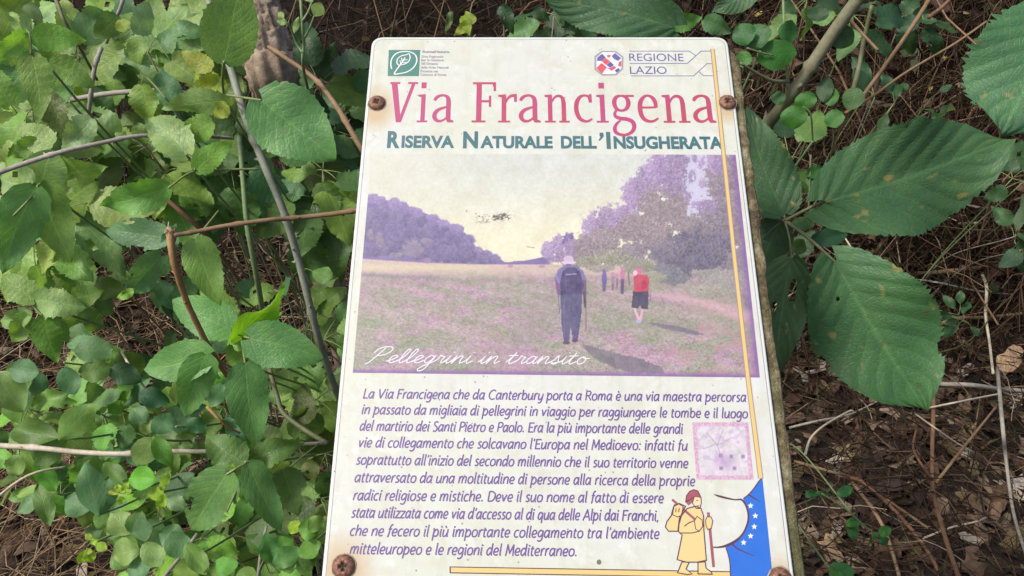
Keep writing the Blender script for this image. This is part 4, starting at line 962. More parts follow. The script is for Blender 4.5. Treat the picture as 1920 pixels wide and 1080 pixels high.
def free_tube(name, pts, d, w0, w1, mat, label, cat, group=None, **k):
    o, loc = px_tube(name, pts, d, w0, w1, mat, None, **k); o.location = loc; return tag(o, label, cat, group)
def rootstem(plant, top, mat=None, r=0.0014, back=0.25):
    """the hidden lower stem, from the leaf cluster down to the ground"""
    a = plant.location
    mid = top.lerp(a, .5) + Vector((0, back * .5, .05))
    tube('stem', [a, mid, top], r * 1.3, r * .8, mat or M['cane_pale'], plant, 6, 8)
def plant_at(px, py, d, name, label, cat, group=None, back=0.3):
    p = W(px, py, d); x, y = p.x, p.y + back
    return thing(name, label, cat, (x, y, gh(x, y)), group), p

# ------------------------------------------------------------------ left: shoots nearest the camera
BD = 'bramble'
pl, top = plant_at(62, 90, .62, 'bramble_shoot', 'bright green bramble shoot in the top left corner, its leaves spread like a star', 'bramble')
for b, tp, w, c, v, roll, dd in [((60, 72), (160, 76), 64, 'bright', 0, .1, .01), ((52, 62), (-8, 118), 48, 'bright', 1, -.3, -.01), ((58, 100), (74, 224), 70, 'mid', 0, .15, .0), ((50, 56), (72, -6), 52, 'pale', 3, .3, .02), ((52, 62), (14, 8), 40, 'soft', 1, .4, .02)]:
    px_leaf(pl, b, tp, w, .62, c, dd=dd, roll=roll, var=v)
px_tube('petiole', [(58, 102), (58, 85), (55, 60)], .62, 5, 4, M['petiole'], pl); rootstem(pl, top)
pl, top = plant_at(130, 190, .68, 'bramble_shoot', 'green bramble shoot hanging below the bright star shaped shoot, with a yellowing leaf', 'bramble')
for b, tp, w, c, v, roll, dd in [((92, 118), (178, 164), 66, 'mid', 0, .1, .01), ((88, 175), (128, 268), 56, 'olive', 1, .2, .0), ((172, 222), (112, 284), 62, 'pale', 4, .2, -.01), ((70, 262), (22, 300), 46, 'mid', 1, 0, 0)]:
    px_leaf(pl, b, tp, w, .68, c, dd=dd, roll=roll, var=v)
rootstem(pl, top)
pl, top = plant_at(270, 130, .66, 'bramble_shoot', 'bramble shoot with small curled leaves on a thin stalk, right of the top left star', 'bramble')
for b, tp, w, c, v, roll, dd in [((268, 137), (240, 76), 46, 'pale', 4, .3, .01), ((256, 62), (284, -4), 52, 'pale', 3, .4, .01), ((236, 58), (222, 30), 34, 'yellow', 1, 0, 0), ((220, 30), (172, 72), 55, 'dark', 0, 0, .01), ((262, 70), (250, 128), 40, 'mid', 1, .5, 0)]:
    px_leaf(pl, b, tp, w, .66, c, dd=dd, roll=roll, var=v)
px_tube('petiole', [(268, 138), (290, 160), (312, 186)], .66, 4, 3.5, M['petiole'], pl); rootstem(pl, W(312, 186, .68))
pl, top = plant_at(350, 260, .62, 'bramble_shoot', 'bramble shoot with a folded pair of jagged leaves above the long grey twig', 'bramble')
for b, tp, w, c, v, roll, dd in [((350, 290), (268, 210), 88, 'soft', 1, .1, .0), ((432, 186), (296, 214), 60, 'soft', 3, -.4, .01), ((398, 228), (318, 262), 62, 'mid', 0, 0, .02), ((426, 196), (398, 220), 38, 'yellow', 2, .2, 0)]:
    px_leaf(pl, b, tp, w, .62, c, dd=dd, roll=roll, var=v, kind='broad' if v == 1 else 'bramble')
rootstem(pl, W(350, 290, .62))
pl, top = plant_at(400, 160, .70, 'bramble_shoot', 'yellow green bramble leaves half hidden behind the broad leaf at the top', 'bramble')
for b, tp, w, c, v in [((398, 128), (338, 94), 46, 'yellow', 0), ((418, 176), (352, 128), 66, (.2, .34, .03), 2), ((415, 150), (350, 178), 48, 'yellow', 1), ((330, 200), (298, 120), 60, 'blue', 4)]:
    px_leaf(pl, b, tp, w, .70, c, var=v)
rootstem(pl, W(415, 175, .7))

# the thick grey cane with its two broad leaves
s1 = [(388, -60, .70), (392, 0, .70), (415, 70, .68), (436, 140, .66), (462, 225, .65), (500, 320, .65), (533, 400, .66), (560, 490, .68), (588, 600, .70), (612, 680, .74), (640, 760, .80)]
pl = thing('bramble_cane', 'long pale grey bramble cane slanting beside the board, with the two largest left hand leaves', 'bramble cane', W(640, 760, .80))
px_tube('stem', s1, .70, 14, 13, M['cane_grey'], pl, thorns=10, n=8, nodes=14)
p0 = W(640, 760, .80); tube('stem', [p0, p0 + Vector((.03, .2, -.15)), Vector((p0.x + .05, p0.y + .45, gh(p0.x + .05, p0.y + .45)))], .0037, .0042, M['cane_grey'], pl)
big1 = leaf_mesh('ovate', 44, 5, 30, 301, .035, .06, .05, .012, quilt=.004, nlat=8); big1.materials.append(M['leaf'])
big2 = leaf_mesh('broad', 44, 5, 30, 302, .045, .10, .10, .03, quilt=.007, nlat=8); big2.materials.append(M['leaf'])
px_leaf(pl, (420, 118), (452, -48), 126, .56, 'mid', mesh=big1, roll=.1, dd=-.01, jit=.0)
px_leaf(pl, (490, 188), (628, 294), 168, .60, (.066, .165, .055), mesh=big2, roll=-.1, jit=.0)
px_tube('petiole', [(420, 116, .56), (417, 150, .60), (420, 178, .64)], .56, 5.5, 5, M['petiole'], pl)
px_tube('petiole', [(490, 188, .60), (450, 182, .63), (425, 178, .65)], .60, 4.5, 4.5, M['petiole'], pl)
px_leaf(pl, (366, 320), (438, 264), 56, .62, 'bright', var=0)
px_leaf(pl, (316, 352), (176, 396), 78, .60, (.15, .33, .07), var=1, roll=-.2)
px_tube('petiole', [(316, 352, .60), (362, 322, .62), (420, 318, .64), (486, 317, .65)], .60, 4, 5, M['petiole'], pl)
px_tube('petiole', [(366, 320, .62), (362, 300, .62), (352, 288, .62)], .62, 4, 3, M['petiole'], pl)

free_tube('green_cane', [(448, 255, .74), (455, 330, .73), (463, 420, .73), (474, 480, .74), (487, 552, .78), (500, 640, .9)], .74, 9, 12, M['cane_pale'], 'pale green upright stem beside the long grey cane', 'stem', thorns=5)
free_tube('dry_cane', [(690, 390, .60), (640, 399, .60), (560, 408, .60), (500, 413, .59), (420, 424, .585), (365, 435, .58), (326, 441, .575)], .60, 10, 8, M['cane_brown'], 'brown dry cane running level from behind the board to a broken elbow', 'dry cane', thorns=4, nodes=9)
o = free_tube('broken_cane', [(318, 428, .575), (322, 470, .575), (330, 505, .58), (350, 565, .60), (378, 625, .62), (402, 668, .64), (425, 705, .67)], .575, 15, 10, M['cane_orange'], 'orange brown split cane bending down from the broken elbow', 'broken cane', thorns=8, bump=.1)
for k in range(5):
    a = W(318 + random.uniform(-6, 7), 432 + random.uniform(-3, 6), .574); b = a + Vector((random.uniform(-.006, .004), random.uniform(-.004, .004), random.uniform(.0, .005)))
    tube('splinter', [a - o.location, (a + b) / 2 - o.location, b - o.location], .0009, .0003, M['twig_pale'], o, 4, 2, loc=(0, 0, 0))
free_tube('grey_twig', [(-40, 340, .60), (0, 323, .60), (60, 302, .60), (115, 285, .60), (190, 268, .61), (260, 255, .62), (350, 254, .64), (438, 259, .67)], .60, 10, 7, M['twig_grey'], 'long pale grey twig slanting in from the left edge, level with the title', 'twig', thorns=5, nodes=11)
free_tube('grey_twig', [(-40, 834, .66), (60, 839, .66), (150, 848, .66), (230, 851, .66), (310, 846, .67), (400, 846, .68), (500, 837, .70), (612, 830, .72)], .66, 11, 7, M['twig_pale'], 'long pale level twig low on the left, with one side thorn', 'twig', thorns=6, nodes=13)
free_tube('grey_twig', [(-20, 945, .80), (30, 905, .80), (70, 885, .80), (125, 875, .82)], .80, 6, 4, M['twig_pale'], 'short pale twig at the left edge under the level twig', 'twig')
free_tube('brown_twig', [(500, 85, .80), (530, 105, .78), (590, 148, .74), (628, 195, .70), (655, 240, .67), (690, 300, .64)], .80, 8, 9, M['cane_brown'], 'brown bramble twig curving down from the rough trunk to the board', 'twig', thorns=5, nodes=9)
free_tube('dark_twig', [(190, 90, .75), (178, 125, .74), (170, 180, .74), (163, 245, .76)], .75, 8, 7, M['twig_grey'], 'short dark upright twig left of the folded jagged leaves', 'twig', nodes=8)
free_tube('dark_twig', [(98, -20, .72), (110, 12, .71), (120, 38, .70), (150, 90, .72), (182, 150, .76)], .72, 8, 5, M['cane_green'], 'dark green twig at the top edge behind the star shaped shoot', 'twig')
free_tube('red_twig', [(290, 355, .82), (340, 398, .82), (385, 440, .84), (430, 500, .88), (462, 548, .92)], .82, 9, 8, M['twig_red'], 'reddish brown twig crossing under the level dry cane', 'twig', thorns=3)
free_tube('grey_twig', [(120, 190, .86), (200, 176, .84), (290, 170, .83), (350, 175, .84), (420, 182, .88)], .86, 10, 8, M['twig_grey'], 'grey twig lying level behind the folded jagged leaves', 'twig')
free_tube('grey_twig', [(236, -20, .74), (226, 15, .74), (214, 40, .75), (200, 80, .8)], .74, 8, 6, M['twig_grey'], 'short grey twig at the top edge above the curled leaves', 'twig')
o = free_tube('green_cane', [(562, -30, .68), (566, 30, .68), (569, 80, .69), (568, 122, .70), (580, 180, .78)], .68, 6, 6, M['cane_pale'], 'thin branching pale stem at the top edge above the heart shaped leaf', 'stem')
for q in ([(566, 80, .69), (552, 60, .68), (540, 42, .67)], [(568, 100, .69), (556, 82, .69), (544, 50, .68), (530, 34, .67)], [(568, 75, .69), (580, 55, .68), (590, 28, .67)], [(567, 40, .68), (578, 22, .68), (584, 5, .68)]):
    tube('side_stem', [W(*p) - o.location for p in q], .0012, .0008, M['cane_pale'], o, 5, 4, loc=(0, 0, 0))
for b, tp, w in (((540, 44), (516, 38), 14), ((552, 62), (560, 30), 12), ((590, 30), (602, 4), 26), ((584, 5), (574, -16), 20), ((532, 36), (520, 20), 12)):
    px_leaf(o, b, tp, w, .67, 'soft', 'oval').parent = o
for c_ in [c for c in o.children if c.name.startswith('leaf')]: pass
free_tube('green_cane', [(505, 690, .78), (520, 745, .77), (532, 775, .76), (570, 805, .75), (615, 832, .73)], .78, 9, 9, M['cane_green'], 'bent green grey stem behind the lower left edge of the board', 'stem')
free_tube('thin_twig', [(228, 660, .8), (252, 700, .79), (280, 738, .80)], .8, 4.5, 4, M['twig_pale'], 'thin straw coloured twig between the round dark leaves and the serrated pair', 'twig')
free_tube('thin_twig', [(370, 1000, .78), (345, 1035, .77), (300, 1090, .76)], .78, 6, 7, M['twig_grey'], 'thin grey twig at the bottom edge below the drooping pair of broad leaves', 'twig')
free_tube('thin_twig', [(500, 985, .78), (490, 1030, .77), (482, 1090, .76)], .78, 5, 6, M['twig_grey'], 'thin grey upright twig at the bottom edge left of the screw', 'twig')
free_tube('orange_twig', [(388, 762, .70), (410, 785, .70), (432, 803, .71), (450, 812, .72)], .70, 7, 4, M['cane_orange'], 'short orange twig tip under the large serrated pair of leaves', 'twig')

# rough trunk behind the broad leaf
tp_ = [W(452, -80, .84), W(480, 20, .82), W(502, 100, .82), W(522, 170, .86), W(560, 300, 1.2)]
M['bark'] = bark_material('flaking_brown_bark', (0.14, 0.10, 0.065), (0.50, 0.40, 0.30), 110, 0.95, 1.0)
V, F = [], []; cp = catmull(tp_, 30); lc = cp[-1].copy()
gq = Vector((lc.x, lc.y + .15, gh(lc.x, lc.y + .15))); cp += [cp[-1].lerp(gq, k / 8) for k in range(1, 9)]
tube_data(V, F, [p - gq for p in cp], [.025] * len(cp), 64, 0)
for i, p in enumerate(cp):
    for k in range(64):
        v_ = V[i * 64 + k]; c_ = p - gq; ff = 1 + .34 * (float(fbm(k * .28, i * .055, 4, 3)) - .5) + .16 * (float(vnoise(k * .9, i * .22, 9)) > .56) * float(vnoise(k * .5, i * .3, 4)) + random.uniform(-.012, .012)
        V[i * 64 + k] = c_ + (v_ - c_) * ff
o = mesh_from('tree_trunk', V, F, M['bark']); o.location = gq; tag(o, 'rough flaking brown trunk behind the broad leaf at the top, left of the board', 'tree trunk')

def group_plant(name, label, cat, d, leaves, at, stems=(), kind='bramble', group=None, root=True):
    pl, top = plant_at(at[0], at[1], d, name, label, cat, group)
    for L in leaves:
        b, tp, w, c = L[:4]; kw = dict(L[4]) if len(L) > 4 else {}
        px_leaf(pl, b, tp, w, kw.pop('d', d), c, kw.pop('kind', kind), **kw)
    for s_ in stems: px_tube('petiole', s_, d, 4, 4, M['petiole'], pl)
    if root: rootstem(pl, W(at[0], at[1], d + .01))
    return pl
big3 = leaf_mesh('broad', 40, 5, 30, 303, .045, .12, .10, .03, quilt=.005, nlat=8); big3.materials.append(M['leaf'])
big4 = leaf_mesh('ovate', 40, 5, 30, 304, .05, .10, .20, .04, quilt=.007, nlat=8); big4.materials.append(M['leaf'])
big5 = leaf_mesh('broad', 40, 5, 26, 305, .05, .16, .18, .04, quilt=.012, nlat=8, holes=[(.75, .6, .16), (-.9, .4, .15)]); big5.materials.append(M['leaf'])
group_plant('bramble_shoot', 'bluish bramble shoot with a chewed leaf left of the broken elbow', 'bramble', .66,
  [((312, 446), (186, 428), 76, 'blue', dict(mesh=big5, roll=.1)), ((303, 480), (238, 560), 76, 'blue', dict(mesh=big5, roll=-.3, dd=.01)), ((250, 545), (212, 562), 22, 'bright', {}), ((315, 470), (330, 420), 40, 'blue', {})], (312, 450))
group_plant('bramble_shoot', 'large dull green bramble leaves crossed by the orange split cane', 'bramble', .64,
  [((366, 448), (412, 568), 84, 'mid', dict(mesh=big4, dd=-.005)), ((434, 618), (318, 558), 96, (.075, .185, .05), dict(mesh=big3, d=.66)), ((432, 622), (372, 520), 74, 'mid', dict(d=.67))], (434, 625), [[(366, 448, .64), (390, 420, .66), (410, 395, .68)]])
group_plant('bramble_shoot', 'glossy yellow green folded leaf over the round serrated leaf beside the grey cane', 'bramble', .62,
  [((432, 640), (548, 562), 64, (.17, .36, .03), dict(var=4, roll=.9)), ((436, 648), (524, 580), 60, 'mid', dict(var=1, roll=-.5, d=.625)), ((468, 634), (604, 672), 108, (.062, .155, .05), dict(mesh=big3, d=.60, jit=0)), ((440, 612), (500, 648), 80, 'dark', dict(d=.66)), ((445, 640), (455, 700), 60, 'mid', dict(d=.68))], (440, 640), [[(468, 634, .6), (448, 628, .62)], [(455, 632, .62), (462, 655, .63), (462, 700, .64)]])
group_plant('bramble_shoot', 'two large overlapping serrated leaves with browned edges below the split cane', 'bramble', .62,
  [((392, 668), (262, 692), 96, (.075, .18, .05), dict(mesh=big3, roll=.1, jit=0)), ((386, 664), (348, 790), 84, (.08, .185, .055), dict(mesh=big4, roll=-.1, jit=0, d=.615))], (392, 668))
group_plant('bramble_shoot', 'single long drooping serrated leaf between the serrated pair and the board', 'bramble', .63,
  [((460, 680), (482, 842), 98, (.062, .15, .048), dict(mesh=big4, roll=.05, jit=0))], (460, 678), [[(460, 682, .63), (455, 655, .64), (448, 635, .65)]])
group_plant('bramble_shoot', 'drooping pair of broad leaves with thin yellow stalks low beside the board', 'bramble', .60,
  [((424, 890), (352, 1004), 118, (.085, .175, .055), dict(mesh=big5, jit=0, roll=.1)), ((464, 870), (536, 994), 74, (.06, .14, .045), dict(mesh=big4, jit=0, roll=-.3)), ((456, 868), (382, 812), 80, 'dark', dict(d=.62)), ((458, 866), (562, 832), 74, 'dark', dict(d=.64)), ((455, 880), (462, 950), 54, 'mid', dict(d=.63)), ((530, 880), (560, 965), 78, 'dark', dict(d=.66)), ((436, 868), (430, 880), 12, 'bright', dict(kind='round'))],
  (460, 866), [[(424, 890, .6), (440, 880, .6), (462, 868, .61)], [(462, 868, .61), (445, 915, .6), (425, 960, .6)], [(462, 868, .61), (520, 890, .66), (560, 862, .68), (598, 832, .71)]])
group_plant('bramble_shoot', 'cluster of large green bramble leaves at the left edge, beside the picture on the board', 'bramble', .64,
  [((74, 345), (132, 486), 96, 'mid', dict(mesh=big4)), ((66, 350), (2, 520), 104, (.075, .18, .06), dict(mesh=big4, d=.62)), ((80, 338), (100, 280), 90, 'soft', dict(mesh=big3, d=.65)), ((84, 342), (184, 318), 82, 'mid', dict(d=.66)), ((60, 345), (-20, 330), 84, 'soft', dict(d=.63)), ((100, 270), (30, 232), 70, 'soft', dict(d=.68))],
  (74, 345), [[(72, 346, .63), (58, 370, .62), (25, 405, .61)]])
group_plant('bramble_shoot', 'cluster of rounded bright leaves at the left edge above the level pale twig', 'bramble', .66,
  [((64, 562), (2, 512), 62, 'mid', dict(kind='broad')), ((66, 562), (152, 576), 72, 'soft', dict(kind='broad')), ((140, 558), (188, 545), 52, 'mid', dict(kind='broad', d=.67)), ((52, 588), (20, 648), 52, 'mid', {}), ((82, 592), (108, 680), 62, (.11, .26, .04), {}), ((60, 590), (-14, 606), 48, 'soft', {}), ((100, 600), (128, 640), 44, 'mid', dict(d=.68))],
  (64, 562), [[(58, 560, .66), (66, 578, .66), (80, 592, .66)]])
def two(label, d, leaves, at, kind='round', name='small_leaved_shrub', cat='shrub'):
    return group_plant(name, label, cat, d, leaves, at, kind=kind)
two('dark rounded leaves on a shaded sprig left of the serrated pair', .78, [((140, 660), (206, 655), 50, 'blue'), ((20, 690), (76, 700), 46, 'blue'), ((150, 700), (205, 690), 44, 'dark'), ((120, 690), (140, 740), 40, 'blue'), ((210, 690), (262, 712), 42, 'deep'), ((-5, 700), (42, 768), 60, 'soft')], (120, 680))
two('lone upright oval leaf above the level pale twig', .70, [((112, 824), (174, 762), 54, 'mid', dict(kind='oval')), ((108, 822), (8, 800), 52, 'dark', dict(kind='oval', d=.74)), ((112, 826), (70, 872), 42, 'dark', dict(d=.76))], (112, 824))
two('round bright green leaf and its small lime sprig under the level pale twig', .66, [((292, 900), (236, 896), 44, (.12, .38, .035), dict(jit=0)), ((306, 918), (274, 932), 26, 'lime'), ((306, 914), (314, 888), 18, 'lime'), ((308, 926), (296, 958), 20, 'lime'), ((314, 934), (346, 952), 30, 'pale'), ((308, 920), (300, 906), 10, 'yellow')], (308, 922))
two('lime green shoot tip with tiny new leaves left of the round bright leaf', .68, [((228, 925), (198, 922), 10, 'yellow'), ((226, 922), (220, 908), 10, 'lime'), ((228, 924), (240, 905), 12, 'lime'), ((226, 930), (228, 946), 16, 'lime'), ((224, 922), (212, 914), 8, 'yellow'), ((230, 926), (246, 920), 12, 'lime')], (226, 924), 'oval')
two('lime green shoot tip near the bottom edge, in the left corner', .70, [((172, 1012), (160, 1000), 12, 'yellow'), ((180, 1020), (200, 1030), 18, 'lime'), ((170, 1018), (182, 1012), 14, 'lime'), ((165, 1028), (172, 1056), 22, 'lime'), ((160, 1032), (148, 1060), 18, 'lime'), ((158, 1034), (176, 1034), 10, 'yellow'), ((224, 990), (222, 968), 14, 'lime'), ((222, 1000), (232, 978), 12, 'lime')], (172, 1020), 'oval')
two('pair of tall bluish oval leaves in the lower left corner', .72, [((186, 964), (160, 868), 50, 'blue', dict(kind='oval')), ((168, 955), (118, 935), 52, 'blue', dict(kind='oval')), ((92, 985), (70, 908), 34, 'dark', dict(kind='oval')), ((186, 962), (200, 900), 44, 'blue', dict(kind='oval', d=.74))], (184, 966), 'oval')
two('upright folded pale leaves standing over the level pale twig', .64, [((286, 822), (252, 872), 48, 'soft', dict(kind='round')), ((288, 818), (322, 874), 34, (.11, .26, .045), dict(kind='oval')), ((278, 815), (274, 780), 26, 'soft'), ((275, 790), (246, 762), 36, 'blue'), ((290, 812), (318, 778), 40, 'blue'), ((276, 812), (266, 796), 18, 'yellow')], (286, 824))
two('dark round leaf and small oval leaf right below the serrated pair', .72, [((260, 740), (312, 755), 38, (.035, .11, .05)), ((350, 790), (384, 806), 30, (.05, .16, .075)), ((395, 760), (420, 722), 32, 'blue'), ((330, 838), (362, 822), 36, 'dark'), ((330, 850), (300, 800), 40, 'dark')], (330, 800))
two('sprig of small oval leaves at the bottom edge beside the lower left screw', .60, [((498, 1000), (512, 1062), 36, (.07, .20, .055)), ((512, 1060), (560, 1030), 40, (.085, .23, .06)), ((562, 1042), (600, 1016), 36, (.13, .31, .055)), ((560, 990), (598, 992), 40, (.11, .28, .05)), ((545, 1000), (560, 975), 24, 'lime'), ((580, 972), (606, 990), 34, 'mid'), ((545, 1075), (540, 1050), 26, 'mid')], (540, 1050), 'oval')
two('bright small leaves at the bottom edge beneath the drooping broad pair', .62, [((445, 1058), (392, 1062), 34, (.09, .28, .04)), ((350, 1020), (388, 1076), 36, 'mid'), ((445, 1075), (480, 1090), 38, 'mid'), ((392, 1090), (408, 1060), 30, 'mid'), ((280, 1070), (236, 1062), 44, 'blue'), ((262, 1030), (200, 1046), 52, 'soft', dict(kind='oval')), ((270, 1020), (305, 1060), 40, 'soft'), ((320, 1000), (348, 1044), 46, 'blue')], (350, 1050), 'round')
two('green upright leaves with lime new growth over the lower left litter', .68, [((245, 1000), (206, 960), 46, 'soft', dict(kind='oval')), ((250, 1005), (222, 1040), 48, 'mid'), ((215, 1030), (250, 1060), 50, 'mid'), ((250, 1000), (285, 985), 44, 'blue'), ((300, 1000), (346, 1010), 48, 'blue'), ((246, 1002), (262, 962), 40, 'dark')], (246, 1004), 'oval')

# ------------------------------------------------------------------ left: the shrubs that fill the thicket behind
GAPS = [(262, 610, 72, 66), (510, 470, 60, 60), (560, 560, 36, 56), (60, 1010, 95, 62), (110, 730, 38, 24), (350, 690, 18, 30), (200, 500, 40, 30), (215, 345, 26, 34), (20, 245, 28, 22), (112, 395, 10, 20), (655, 60, 60, 40), (500, 110, 30, 60), (455, 500, 36, 40), (640, 420, 20, 30)]
def in_gap(x, y): return any(((x - a) / c) ** 2 + ((y - b) / e) ** 2 < 1 for a, b, c, e in GAPS)
FILL = [ # x, y, spread x, spread y, depth, count, kind, size px, colours, label
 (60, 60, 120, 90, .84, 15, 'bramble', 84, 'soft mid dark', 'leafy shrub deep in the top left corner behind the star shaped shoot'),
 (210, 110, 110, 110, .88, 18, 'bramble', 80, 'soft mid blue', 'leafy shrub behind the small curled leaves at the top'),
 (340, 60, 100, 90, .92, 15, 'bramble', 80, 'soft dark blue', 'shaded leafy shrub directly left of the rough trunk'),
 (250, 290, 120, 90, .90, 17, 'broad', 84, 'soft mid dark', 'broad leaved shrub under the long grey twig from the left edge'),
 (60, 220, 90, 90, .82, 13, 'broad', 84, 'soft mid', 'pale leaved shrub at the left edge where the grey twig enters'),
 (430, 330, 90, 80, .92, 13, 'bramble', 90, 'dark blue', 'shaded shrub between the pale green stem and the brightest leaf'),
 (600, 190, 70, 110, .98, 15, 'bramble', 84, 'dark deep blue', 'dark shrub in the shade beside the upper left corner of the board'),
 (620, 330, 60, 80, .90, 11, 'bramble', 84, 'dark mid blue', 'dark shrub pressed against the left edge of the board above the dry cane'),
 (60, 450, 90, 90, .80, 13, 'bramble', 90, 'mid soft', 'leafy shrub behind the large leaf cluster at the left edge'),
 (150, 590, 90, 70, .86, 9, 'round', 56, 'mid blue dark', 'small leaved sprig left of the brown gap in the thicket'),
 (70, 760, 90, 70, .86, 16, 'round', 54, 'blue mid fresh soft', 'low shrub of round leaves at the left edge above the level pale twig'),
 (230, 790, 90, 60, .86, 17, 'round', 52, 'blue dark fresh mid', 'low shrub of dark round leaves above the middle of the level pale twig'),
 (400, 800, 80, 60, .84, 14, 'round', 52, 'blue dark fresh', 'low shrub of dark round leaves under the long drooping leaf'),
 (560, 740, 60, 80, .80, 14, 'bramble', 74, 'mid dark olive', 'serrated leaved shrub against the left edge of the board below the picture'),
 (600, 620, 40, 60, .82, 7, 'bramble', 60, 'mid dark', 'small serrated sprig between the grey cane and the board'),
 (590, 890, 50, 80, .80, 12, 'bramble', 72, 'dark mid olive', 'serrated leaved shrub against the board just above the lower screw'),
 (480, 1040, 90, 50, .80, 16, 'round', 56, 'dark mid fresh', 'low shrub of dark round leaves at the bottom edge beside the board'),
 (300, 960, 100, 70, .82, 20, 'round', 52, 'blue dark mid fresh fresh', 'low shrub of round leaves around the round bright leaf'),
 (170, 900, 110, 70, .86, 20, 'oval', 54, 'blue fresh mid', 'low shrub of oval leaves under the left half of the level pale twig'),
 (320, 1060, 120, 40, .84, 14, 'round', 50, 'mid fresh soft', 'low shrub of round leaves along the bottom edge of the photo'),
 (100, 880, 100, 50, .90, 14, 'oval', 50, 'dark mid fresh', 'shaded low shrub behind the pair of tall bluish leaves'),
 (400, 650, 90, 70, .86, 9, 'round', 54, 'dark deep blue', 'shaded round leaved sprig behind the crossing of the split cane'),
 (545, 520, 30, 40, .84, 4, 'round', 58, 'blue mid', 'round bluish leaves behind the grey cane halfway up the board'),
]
EXCL = [(500, 110, 44, 70)]
COV = np.zeros((60, 100))
def cov_add(x, y, r_):
    yy, xx = np.mgrid[0:60, 0:100]; COV[((xx * 20 + 10 - x) ** 2 + (yy * 20 + 10 - y) ** 2) < r_ * r_] += 1
def cov_at(x, y):
    i, j = int(y // 20), int(x // 20); return COV[i, j] if 0 <= i < 60 and 0 <= j < 100 else 3
def fill_plant(x, y, sx, sy, d, n, kind, size, cols, label, name='leafy_shrub', cat='shrub', mats=None, face_up=.55, gaps=True):
    pl, top = plant_at(x, y, d + .05, name, label, cat, None, .25)
    cols = cols.split(); hub = []
    for k in range(max(2, n // 5)):
        for _t in range(20):
            hx, hy = x + random.uniform(-sx, sx) * .8, y + random.uniform(-sy, sy) * .8
            if not in_gap(hx, hy): break
        hub.append((hx, hy, d + random.uniform(-.06, .10)))
    for h in hub:
        q = W(*h); tube('stem', [pl.location, pl.location.lerp(q, .5) + Vector((random.uniform(-.04, .04), .05, .03)), q], .0016, .0010, random.choice([M['cane_pale'], M['cane_brown'], M['twig_grey']]), pl, 5, 7)
    i = 0; tries = 0
    while i < n and tries < n * 12:
        tries += 1
        best = None
        for _c in range(9):
            h_ = random.choice(hub); a_ = random.uniform(0, 6.28); r_ = random.uniform(.25, 1.5) * size
            c_ = cov_at(h_[0] + math.cos(a_) * (r_ * .5 + size * .5), h_[1] + math.sin(a_) * (r_ * .5 + size * .5)) + random.random() * .5
            if best is None or c_ < best[0]: best = (c_, h_, a_, r_)
        _, h, a, r = best
        bx, by = h[0] + math.cos(a) * r * .5, h[1] + math.sin(a) * r * .5
        tx, ty = bx + math.cos(a + random.uniform(-.5, .5)) * size, by + math.sin(a + random.uniform(-.5, .5)) * size
        if gaps and in_gap((bx + tx) / 2, (by + ty) / 2): continue
        if (bx + tx) / 2 > 720 and x < 720: continue
        dd = h[2] + random.uniform(-.02, .03); s_ = random.uniform(.72, 1.25)
        b = W(bx, by, dd); tdir = W(tx, ty, dd + random.uniform(-.02, .03)) - b; tpt = b + tdir * s_
        face = ((CAM - b).normalized() * .75 + Vector((-.15, 0, 1)) * face_up + Vector((random.gauss(0, .28), random.gauss(0, .28), random.gauss(0, .28))))
        lw = size * s_ * dd / FOC * (random.uniform(.68, .9) if kind != 'oval' else random.uniform(.5, .65))
        put_leaf(pl, b, tpt, lw, random.choice(cols), kind if kind not in ('round',) else random.choice(['round', 'round', 'oval', 'bramble', 'broad']), face=face, jit=.24)
        q = W(*h)
        if (q - b).length > .004: tube('petiole', [q, q.lerp(b, .5) + Vector((0, 0, .002)), b], .0006, .0005, M['petiole'], pl, 4, 2)
        cov_add((bx + tx) / 2, (by + ty) / 2, size * .42)
        i += 1
    return pl
for hx_, hy_, hr_ in list(HERO): cov_add(hx_, hy_, hr_)
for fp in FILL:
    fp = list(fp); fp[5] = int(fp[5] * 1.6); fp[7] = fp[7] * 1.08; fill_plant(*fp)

# ------------------------------------------------------------------ right: the five-part leaf and its neighbours
def bigleaf(seed, **k):
    a = dict(depth=.032, fold=.06, curl=.06, wave=.06, quilt=.0045, nlat=8); a.update(k)
    me = leaf_mesh(a.pop('kind', 'wide'), 96, 14, a.pop('teeth', 34), seed, **a); me.materials.append(M['leaf_big']); return me
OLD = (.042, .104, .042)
pl = thing('bramble_leaf_spray', 'huge dark green five part bramble leaf spreading from the right edge of the board', 'bramble', W(1440, 395, .66))
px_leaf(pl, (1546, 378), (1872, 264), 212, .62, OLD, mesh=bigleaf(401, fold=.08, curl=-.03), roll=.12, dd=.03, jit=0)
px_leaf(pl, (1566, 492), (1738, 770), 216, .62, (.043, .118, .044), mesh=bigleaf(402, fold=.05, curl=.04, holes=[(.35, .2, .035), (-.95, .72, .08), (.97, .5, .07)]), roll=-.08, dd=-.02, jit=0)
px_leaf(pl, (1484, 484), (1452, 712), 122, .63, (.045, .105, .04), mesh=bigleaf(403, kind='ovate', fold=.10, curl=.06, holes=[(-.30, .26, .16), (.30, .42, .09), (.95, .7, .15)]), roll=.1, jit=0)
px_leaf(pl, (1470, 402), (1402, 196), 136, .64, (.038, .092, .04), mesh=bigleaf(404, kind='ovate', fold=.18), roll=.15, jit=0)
px_leaf(pl, (1462, 414), (1420, 520), 96, .66, 'deep', mesh=bigleaf(405, kind='ovate'), jit=0)
